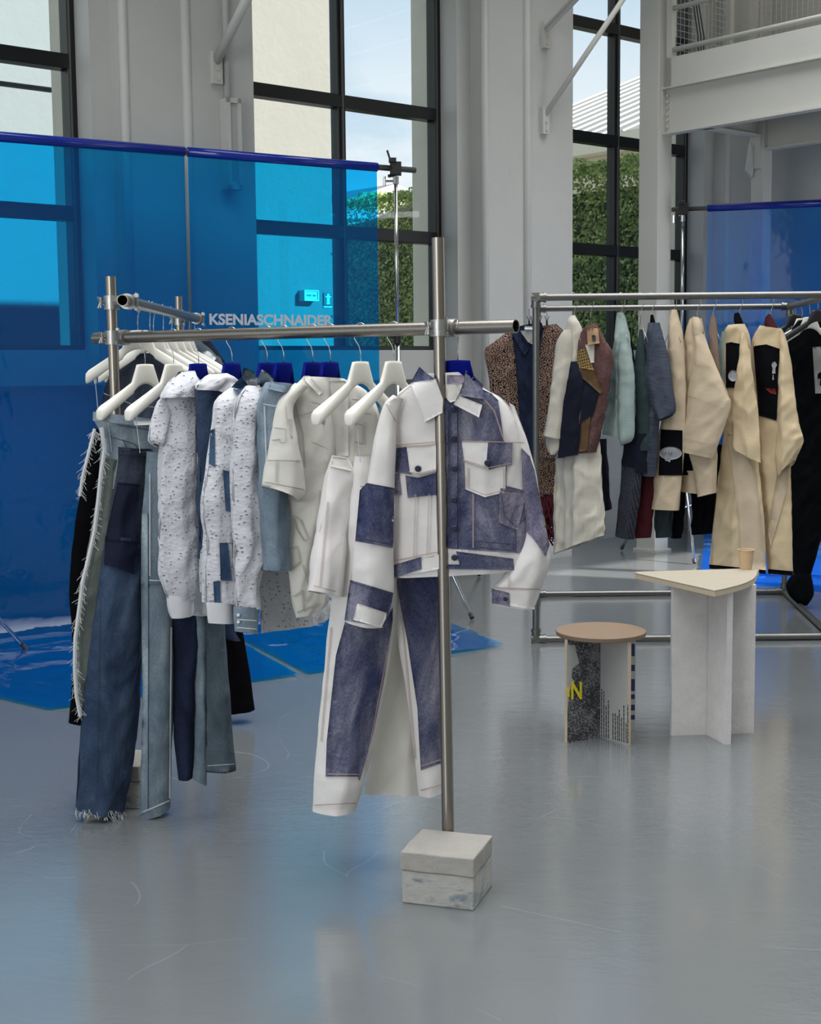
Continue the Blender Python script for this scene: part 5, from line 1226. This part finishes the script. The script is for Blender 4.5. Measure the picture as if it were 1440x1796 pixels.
pl, G = G2('motif_trousers', 'black trousers printed with small grey motifs beside the maroon skirt', 'trousers', 1105, 790, -40, 0.03)
loft('body', 'navy', R((1096, 760, 1136, 760), (1090, 820, 1134, 830)), pl, G, th=0.035, fold=0.008, seed=243)
loft('leg', 'inkmotif', R((1090, 815, 1126, 822), (1086, 870, 1122, 870), (1080, 940, 1111, 946)), pl, G, th=0.04, fold=0.008, seed=244)
pl, G = G2('maroon_skirt', 'dark maroon skirt hem below the grey striped robe', 'skirt', 1130, 830, -40, 0.1)
loft('body', 'maroon', R((1116, 800, 1150, 800), (1117, 870, 1147, 870), (1116, 943, 1141, 943)), pl, G, th=0.04, fold=0.01, seed=245)
pl, G = G2('striped_robe', 'grey blue finely striped robe with short folded sleeve', 'robe', 1143, 560)
a_ = loft('body', 'greystripe', R((1138, 566, 1156, 566), (1128, 615, 1168, 620), (1121, 690, 1160, 700), (1115, 770, 1154, 780), (1110, 831, 1149, 836)), pl, G, th=0.04, fold=0.010, lam=0.08, seed=251)
loft('sleeve', 'greystripe', R((1146, 568, 1157, 568), (1137, 620, 1170, 618), (1130, 662, 1178, 665), (1138, 705, 1184, 716), (1154, 739, 1180, 728)), pl, G, th=0.035, off=0.04, fold=0.007, lam=0.09, seed=252)
loft('collar', 'blackcloth', R((1141, 552, 1146, 552), (1140, 570, 1150, 570)), pl, G, th=0.015, off=0.0, fold=0.0, seed=253)
pl, G = G2('face_print_robe', 'beige robe with black square bearing a pale sleepy face print', 'robe', 1181, 550)
a_ = loft('body', 'beige', R((1177, 543, 1187, 543), (1172, 590, 1197, 585), (1167, 660, 1202, 660), (1160, 730, 1202, 730), (1150, 800, 1199, 800), (1137, 892, 1190, 895)), pl, G, th=0.04, fold=0.007, lam=0.12, seed=261)
patch('print_panel', 'blackcloth', a_, [(1159, 753), (1197, 755), (1197, 834), (1155, 834)], eps=0.006, label='black square panel')
bl = [(1176+20*math.cos(a), 795+11.5*math.sin(a)) for a in np.linspace(0, 2*PI, 18, endpoint=False)]
patch('face_print', 'white_print', a_, bl, eps=0.010, thick=0.003, grid=5, label='pale oval sleepy face')
patch('face_drip', 'white_print', a_, [(1165, 804), (1177, 804), (1175, 811), (1172, 809), (1167, 808)], eps=0.010, thick=0.003, grid=5)
stitches('eye_line', 'ink', a_, [[(1162, 793), (1163.5, 797.5), (1166, 797.5), (1167.5, 793)], [(1172.5, 793), (1174, 798), (1177, 798), (1178.5, 793)]], r=0.0016, eps=0.016, grid=3)
pl, G = G2('beige_folded_coat', 'beige linen coat with a broad creased sleeve in front', 'coat', 1223, 560)
a_ = loft('body', 'beige', R((1212, 558, 1230, 558), (1201, 590, 1238, 600), (1198, 660, 1250, 680), (1200, 760, 1256, 760), (1215, 815, 1257, 810), (1224, 872, 1256, 864)), pl, G, th=0.045, fold=0.009, lam=0.12, seed=271)
b_ = loft('sleeve', 'beige', R((1220, 574, 1234, 586), (1216, 630, 1253, 636), (1206, 690, 1276, 688), (1199, 722, 1281, 712), (1190, 760, 1264, 768), (1181, 787, 1250, 804)), pl, G, th=0.035, off=0.05, fold=0.006, lam=0.2, seed=272)
loft('collar', 'beige', R((1215, 555, 1225, 556), (1213, 568, 1231, 570), (1216, 584, 1233, 590)), pl, G, th=0.03, off=0.055, fold=0.004, seed=273)
stitches('crease', 'stitch_tan', b_, [[(1218, 638), (1248, 645)], [(1205, 692), (1268, 716)], [(1188, 765), (1255, 782)], [(1184, 780), (1250, 797)]], r=0.0012)
loft('lower_panel', 'blackcloth', R((1196, 780, 1224, 780), (1196, 833, 1218, 833)), pl, G, th=0.02, off=-0.02, fold=0.004, seed=274)
loft('hem_panel', 'beige', R((1196, 825, 1228, 825), (1194, 862, 1228, 866)), pl, G, th=0.025, off=-0.025, fold=0.006, seed=275)
pl, G = G2('brown_top', 'narrow brown and cream top squeezed between beige coats', 'shirt', 1251, 555)
loft('body', 'brown', R((1247, 552, 1253, 552), (1243, 580, 1258, 582), (1246, 640, 1263, 645), (1250, 720, 1268, 720)), pl, G, th=0.02, off=0.02, fold=0.006, seed=281)
pl, G = G2('mint_blouse', 'pale mint blouse sliver left of the black panelled beige robe', 'shirt', 1268, 580, -40, 0.05)
loft('body', 'mint', R((1266, 582, 1276, 580), (1260, 620, 1276, 620), (1264, 700, 1276, 700)), pl, G, th=0.02, fold=0.005, seed=282)
pl, G = G2('black_panel_robe', 'cream beige robe with black chest panel and pale dot, pointed sleeve', 'robe', 1294, 560)
a_ = loft('body', 'beige2', R((1278, 570, 1306, 568), (1267, 597, 1316, 598), (1269, 680, 1316, 680), (1270, 745, 1320, 745), (1262, 830, 1330, 820), (1252, 920, 1340, 905), (1244, 996, 1343, 1006)), pl, G, th=0.05, fold=0.009, lam=0.14, seed=291)
b_ = loft('sleeve', 'beige2', R((1299, 586, 1307, 582), (1297, 622, 1314, 612), (1288, 680, 1324, 680), (1284, 740, 1331, 750), (1286, 784, 1334, 812)), pl, G, th=0.035, off=0.05, fold=0.010, lam=0.1, seed=292)
patch('chest_panel', 'blackcloth', [a_], [(1273, 602), (1282, 600), (1302, 604), (1302, 640), (1290, 680), (1273, 680)], eps=0.008, label='black chest panel')
patch('print_dot', 'white_print', [a_], [(1286+9*math.cos(a), 659+10*math.sin(a)) for a in np.linspace(0, 2*PI, 14, endpoint=False)], eps=0.012, thick=0.003, grid=5)
loft('collar', 'blackcloth', R((1288, 550, 1296, 548), (1287, 562, 1302, 562), (1290, 570, 1305, 572)), pl, G, th=0.03, off=0.01, fold=0.0, seed=293)
patch('front_band', 'beige', [a_], [(1276, 760), (1288, 765), (1326, 830), (1344, 1000), (1300, 1000), (1294, 900), (1284, 820)], eps=0.008, grid=11, label='overlapping front band')
patch('hem_trim', 'blackcloth', [a_], [(1244, 990), (1343, 1000), (1343, 1007), (1244, 997)], eps=0.012, label='black hem trim')
pl, G = G2('large_panel_kimono', 'warm beige kimono with large black back panel and small white figure', 'kimono', 1350, 570)
a_ = loft('body', 'beige2', R((1334, 570, 1370, 576), (1320, 596, 1378, 596), (1318, 640, 1384, 650), (1322, 720, 1386, 730), (1328, 800, 1386, 800), (1334, 880, 1388, 880), (1342, 950, 1390, 950), (1346, 1004, 1391, 1008)), pl, G, th=0.045, fold=0.009, lam=0.12, seed=301)
b_ = loft('sleeve', 'beige2', R((1367, 580, 1376, 584), (1368, 610, 1384, 620), (1365, 680, 1393, 690), (1363, 740, 1402, 745), (1361, 800, 1408, 775), (1366, 838, 1394, 806)), pl, G, th=0.04, off=0.04, fold=0.010, lam=0.07, seed=302)
patch('back_panel', 'blackcloth', a_, [(1321, 607), (1344, 604), (1368, 612), (1362, 738), (1345, 733), (1331, 729)], eps=0.006, label='large black back panel')
patch('figure_print', 'white_print', a_, [(1353, 640), (1355, 635), (1360, 634), (1363, 640), (1360, 645), (1360, 655), (1354, 655), (1355, 646)], eps=0.010, thick=0.003, grid=4, label='small white figure print')
patch('figure_leg', 'white_print', a_, [(1355, 657), (1357, 657), (1357, 666), (1355, 666)], eps=0.010, thick=0.003, grid=4)
patch('red_print', 'red_print', a_, [(1340, 680), (1360, 682), (1362, 692), (1352, 690)], eps=0.010, thick=0.003, grid=4, label='dark red print')
loft('collar', 'maroon', R((1342, 560, 1350, 550), (1340, 568, 1360, 566), (1342, 572, 1366, 577)), pl, G, th=0.03, off=0.01, fold=0.0, seed=303)
patch('front_band', 'beige', [a_], [(1372, 780), (1386, 775), (1380, 860), (1352, 960), (1346, 930)], eps=0.007, grid=10)
patch('hem_trim', 'blackcloth', [a_], [(1347, 998), (1391, 1002), (1391, 1010), (1347, 1006)], eps=0.012, label='black hem trim')
# dark skirts under the beige robes
for nm, lab, hx, rws, mt, dy in (
    ('slate_skirt', 'dark slate skirt hem under the face print robe', 1165, R((1146, 780, 1190, 780), (1147, 880, 1180, 880), (1148, 942, 1178, 942)), 'darkgreen', 0.16),
    ('black_skirt', 'black skirt hem right of the slate one', 1190, R((1172, 780, 1206, 780), (1174, 880, 1202, 880), (1176, 944, 1196, 944)), 'blackcloth', 0.22),
    ('long_black_skirt', 'black pleated skirt right of the chrome tripod leg', 1238, R((1206, 780, 1266, 780), (1212, 860, 1266, 860), (1216, 938, 1262, 934)), 'blackcloth', 0.22),
    ('cream_slip', 'dull dark slip hem peeking below the patched jacket', 1060, R((1046, 770, 1062, 770), (1052, 840, 1066, 840), (1060, 897, 1069, 893)), 'navy', 0.2)):
    pl = plR(hx, -40, dy); G = garment(nm, lab, 'skirt', pl.at(hx, 860), GG); loft('body', mt, rws, pl, G, th=0.04, fold=0.014, lam=0.05, seed=hx)
# side rail: black garments facing the camera
pl = Plane((2.4, 8.75, 0), (1, -0.1)); G = garment('long_black_robe', 'long black robe with grey printed chest panel at the right edge', 'robe', pl.at(1430, 570), GG)
a_ = loft('body', 'blackcloth', R((1400, 562, 1490, 552), (1384, 590, 1500, 580), (1382, 640, 1500, 640), (1385, 740, 1490, 740), (1386, 840, 1470, 840), (1387, 900, 1456, 900), (1390, 960, 1436, 960), (1391, 1010, 1422, 1010)), pl, G, th=0.06, fold=0.01, lam=0.2, seed=311)
loft('cuff', 'blackcloth', R((1392, 1004, 1422, 1004), (1379, 1024, 1426, 1024), (1384, 1044, 1427, 1044), (1400, 1060, 1416, 1062)), pl, G, th=0.05, off=0.01, fold=0.006, seed=312)
patch('print_panel', 'greyprint', a_, [(1425, 609), (1470, 606), (1470, 690), (1430, 690)], eps=0.008, label='grey printed panel')
patch('print_mark', 'blackcloth', a_, [(1434, 656), (1440, 652), (1446, 656), (1446, 676), (1438, 676), (1439, 664), (1434, 664)], eps=0.012, thick=0.003, grid=4)
sr0 = Vector((pBR.x, pBR.y, HT)); sr1 = Vector((pFR.x, pFR.y, HT))
for k, (key, l) in enumerate((('blackh', 'black hanger nearest on the side rail'), ('white', 'white hanger on the side rail beside the corner'), ('white', 'second white hanger on the side rail'), ('blackh', 'black hanger at the back of the side rail'))):
    hanger(key, sr0.lerp(sr1, 0.62-0.16*k), (1, -0.05+0.05*k), l, 'hangers on the side rail')
for k, (mt, lab, nm) in enumerate((('blackcloth', 'black shirt shoulder behind the long black robe', 'black_shirt'), ('charjean', 'grey shirt shoulder at the back of the side rail', 'grey_shirt'))):
    pl = Plane((2.4, 8.95+0.14*k, 0), (1, 0.0)); G = garment(nm, lab, 'shirt', pl.at(1425, 575), GG)
    loft('body', mt, R((1405-14*k, 578-6*k, 1480, 560), (1392-6*k, 600-4*k, 1490, 590), (1390, 700, 1490, 700), (1392, 800, 1480, 800)), pl, G, th=0.04, fold=0.008, seed=320+k)

# ================================================================ stool
def slab(name, pts, z0, z1, mat, parent):
    n = len(pts); V_ = [Vector((p[0], p[1], z0)) for p in pts] + [Vector((p[0], p[1], z1)) for p in pts]
    F_ = [tuple(range(n))[::-1], tuple(range(n, 2*n))] + [(i, (i+1) % n, n+(i+1) % n, n+i) for i in range(n)]
    return mk(name, V_, F_, mat, parent)
O = PF(1053, 1291); st = thing('round_stool', (O.x, O.y, 0), 'low round stool with brown seat and printed crossed panel legs', 'stool')
SH = 0.432; f1 = PF(992, 1303)-O; f2 = PF(1107, 1306)-O
f1 = f1.normalized()*0.185; f2 = (f2 - f1*(f2.dot(f1)/f1.length_squared)).normalized()*0.178
SC = PY(1053, 1113, O.y)
ring_ = [(O.x+0.186*math.cos(a), O.y+0.186*math.sin(a)) for a in np.linspace(0, 2*PI, 64, endpoint=False)]
o = slab('seat', ring_, SH, SH+0.019, 'mdf', st); bevel(o, 0.003, 2)
def panel(name, A, B, z0, z1, th, mats, parent, uv=True):
    A = Vector((A.x, A.y, 0)); B = Vector((B.x, B.y, 0)); d = (B-A).normalized(); n_ = Vector((-d.y, d.x, 0))*th/2
    V_ = [A-n_, B-n_, B+n_, A+n_]; V_ = [v_ + Vector((0, 0, z0)) for v_ in V_] + [v_ + Vector((0, 0, z1)) for v_ in V_]
    # front faces, back faces, edges get their own vertices so each can be mapped
    VV, FF, UU, MI_ = [], [], [], []
    for f_, mi in (((0, 1, 5, 4), 0), ((2, 3, 7, 6), 1), ((1, 2, 6, 5), 2), ((3, 0, 4, 7), 2), ((4, 5, 6, 7), 2), ((3, 2, 1, 0), 2)):
        b0 = len(VV)
        for i in f_: VV.append(V_[i]); UU.append(((V_[i]-A).dot(d), V_[i].z))
        FF.append((b0, b0+1, b0+2, b0+3)); MI_.append(mi)
    o = mk(name, VV, FF, mats, parent, UU); o.data.polygons.foreach_set('material_index', MI_); return o
TH = 0.018
p1_ = panel('leg_panel', O+f1, O, 0, SH, TH, ['halftone', 'panelgrey', 'ply_edge'], st); panel('leg_panel', O, O-f1, 0, SH, TH, ['panelgrey', 'panelgrey', 'ply_edge'], st)['label'] = 'back wing with blue printed letters'; p1_['label'] = 'panel with dark halftone print'
p2_ = panel('leg_panel', O+f2, O-f2, 0, SH, TH, ['panelgrey', 'panelgrey', 'ply_edge'], st); p2_['label'] = 'plain grey panel with fine lettering'
def on_panel(A, d, nrm): return lambda x, z, e_=0.0: A + d*x + nrm*(TH/2+e_) + Vector((0, 0, z))
d1 = f1.normalized(); n1 = Vector((-d1.y, d1.x, 0)); n1 = n1 if n1.dot(-O) > 0 else -n1
d2 = f2.normalized(); n2 = Vector((-d2.y, d2.x, 0)); n2 = n2 if n2.dot(-O) > 0 else -n2
q1 = Plane(O+n1*(TH/2+0.001), d1); q2 = Plane(O+n2*(TH/2+0.001), d2)
place_text('N', q1.at(1000, 1226), q1.at(1019, 1226), (q1.at(1003, 1196)-q1.at(1003, 1227)).z, n1*0.3, 'yellow', st, 0.03, 'letter')
V_ = [q1.at(x, y) + n1*0.001 for x, y in ((994, 1205), (998, 1205), (999, 1222), (995, 1222))]; mk('yellow_mark', V_, [(0, 1, 2, 3)], 'yellow', st)
V_ = [q1.at(x, y) + n1*0.0005 for x, y in ((994, 1131), (1008, 1131), (1011, 1145), (1016, 1163), (1004, 1172), (1002, 1188), (1008, 1195), (998, 1215), (996, 1245), (994, 1245))]; mk('white_print_area', V_, [tuple(range(10))], 'panelgrey', st)
m_ = MB(); rnd = random.Random(4)
for i, (x, yt) in enumerate(((1055, 1208), (1059, 1212), (1063, 1237), (1067, 1228), (1075, 1251), (1079, 1250), (1083, 1254), (1086, 1245), (1090, 1259), (1094, 1237), (1098, 1268), (1101, 1236))):
    y = 1292 + (x-1053)*0.24; first = y
    while y > yt:
        l = rnd.uniform(4, 11); a = q2.at(x-0.7, y); b_ = q2.at(x+0.9, y+0.2); c2 = q2.at(x+0.9, max(y-l, yt)+0.2); d_ = q2.at(x-0.7, max(y-l, yt))
        m_.add([a, b_, c2, d_], [(0, 1, 2, 3)]); y -= l+1.2
tag(m_.build('fine_print', 'ink', st), kind='stuff')
# blue printed letters on the back wing of the first panel
q3 = Plane(O-n1*0+n1*(TH/2+0.001), d1)
for y0, y1 in ((1129, 1151), (1166, 1177), (1191, 1212), (1218, 1226), (1236, 1246), (1254, 1262)):
    V_ = [q1.at(x, y) for x, y in ((1104, y0), (1113.5, y0), (1113.5, y1), (1104, y1))]; mk('blue_letter', V_, [(0, 1, 2, 3)], 'blueink', st)

# ================================================================ table
O = PF(1243, 1287); tb = thing('corner_table', (O.x, O.y, 0), 'tall side table with rounded triangular plywood top on whitewashed chipboard wings', 'table')
zt = 0.655
A_, B_, C_ = PF(1106, 1003, zt), PF(1340, 996, zt), PF(1254, 1036, zt)
def rnd_tri():
    pts = []
    a, b_, c = [Vector((p.x, p.y)) for p in (A_, B_, C_)]
    def corner(p, prev, nxt, r, n=8):
        u = (prev-p).normalized()*r; w = (nxt-p).normalized()*r
        for k in range(n+1):
            t = k/n; pts.append(p + u*(1-t)**2 + w*t**2)
    corner(a, c, b_, 0.05)
    corner(b_, a, c, 0.10)
    m1 = b_.lerp(c, 0.5); outn = Vector((b_.y-c.y, c.x-b_.x)).normalized()
    if outn.dot(m1-a) < 0: outn = -outn
    s0 = b_ + (c-b_).normalized()*0.10
    for k in range(1, 12):
        t = k/12; pts.append(s0.lerp(c, t) + outn*0.05*math.sin(PI*t))
    corner(c, b_, a, 0.012, 3)
    return [(p.x, p.y) for p in pts]
tp = rnd_tri()
o = slab('plywood_top', tp, zt-0.006, zt, 'birch', tb)
o = slab('plywood_edge', [(p[0]*0.9995+O.x*0.0005, p[1]*0.9995+O.y*0.0005) for p in tp], zt-0.024, zt-0.006, 'ply_edge', tb); o['label'] = 'pale layered plywood edge'
L_ = PF(1176, 1289)-O; R_ = PF(1320, 1284)-O; F_r = PF(1277, 1306)-O
dl = (L_-R_).normalized()
panel('wing_panel', O+L_, O-dl*R_.length, 0, zt-0.024, 0.026, ['chip', 'chip', 'chip'], tb)
nf = Vector((dl.y, -dl.x, 0)); nf = nf if nf.dot(-O) > 0 else -nf
fd = F_r; panel('wing_panel', O+nf*0.013, O+fd, 0, zt-0.024, 0.026, ['chip', 'chip', 'chip'], tb)['label'] = 'front wing with crumbly sawn edge'
# paper cup
cp = PF(1308, 998, zt); t = thing('paper_cup', cp, 'small kraft paper cup standing on the plywood table', 'cup')
def lathe(name, prof, c, mat, parent, n=32):
    V_, F_ = [], []
    for r, z in prof:
        for k in range(n): V_.append(c + Vector((r*math.cos(2*PI*k/n), r*math.sin(2*PI*k/n), z)))
    for i in range(len(prof)-1):
        for k in range(n): F_.append((i*n+k, i*n+(k+1) % n, (i+1)*n+(k+1) % n, (i+1)*n+k))
    F_.append(tuple(range(n))[::-1]) ; 
    return smooth_by_angle(mk(name, V_, F_, mat, parent))
lathe('cup_body', [(0.026, 0.0), (0.0345, 0.084), (0.0335, 0.084), (0.025, 0.004), (0.001, 0.004)], cp, 'cup', t)
m_ = MB(); m_.tube([cp + Vector((0.0348*math.cos(a), 0.0348*math.sin(a), 0.085)) for a in np.linspace(0, 2*PI, 33)], 0.0018, 6, cap=False); m_.build('rolled_rim', 'cup', t, smooth=True)
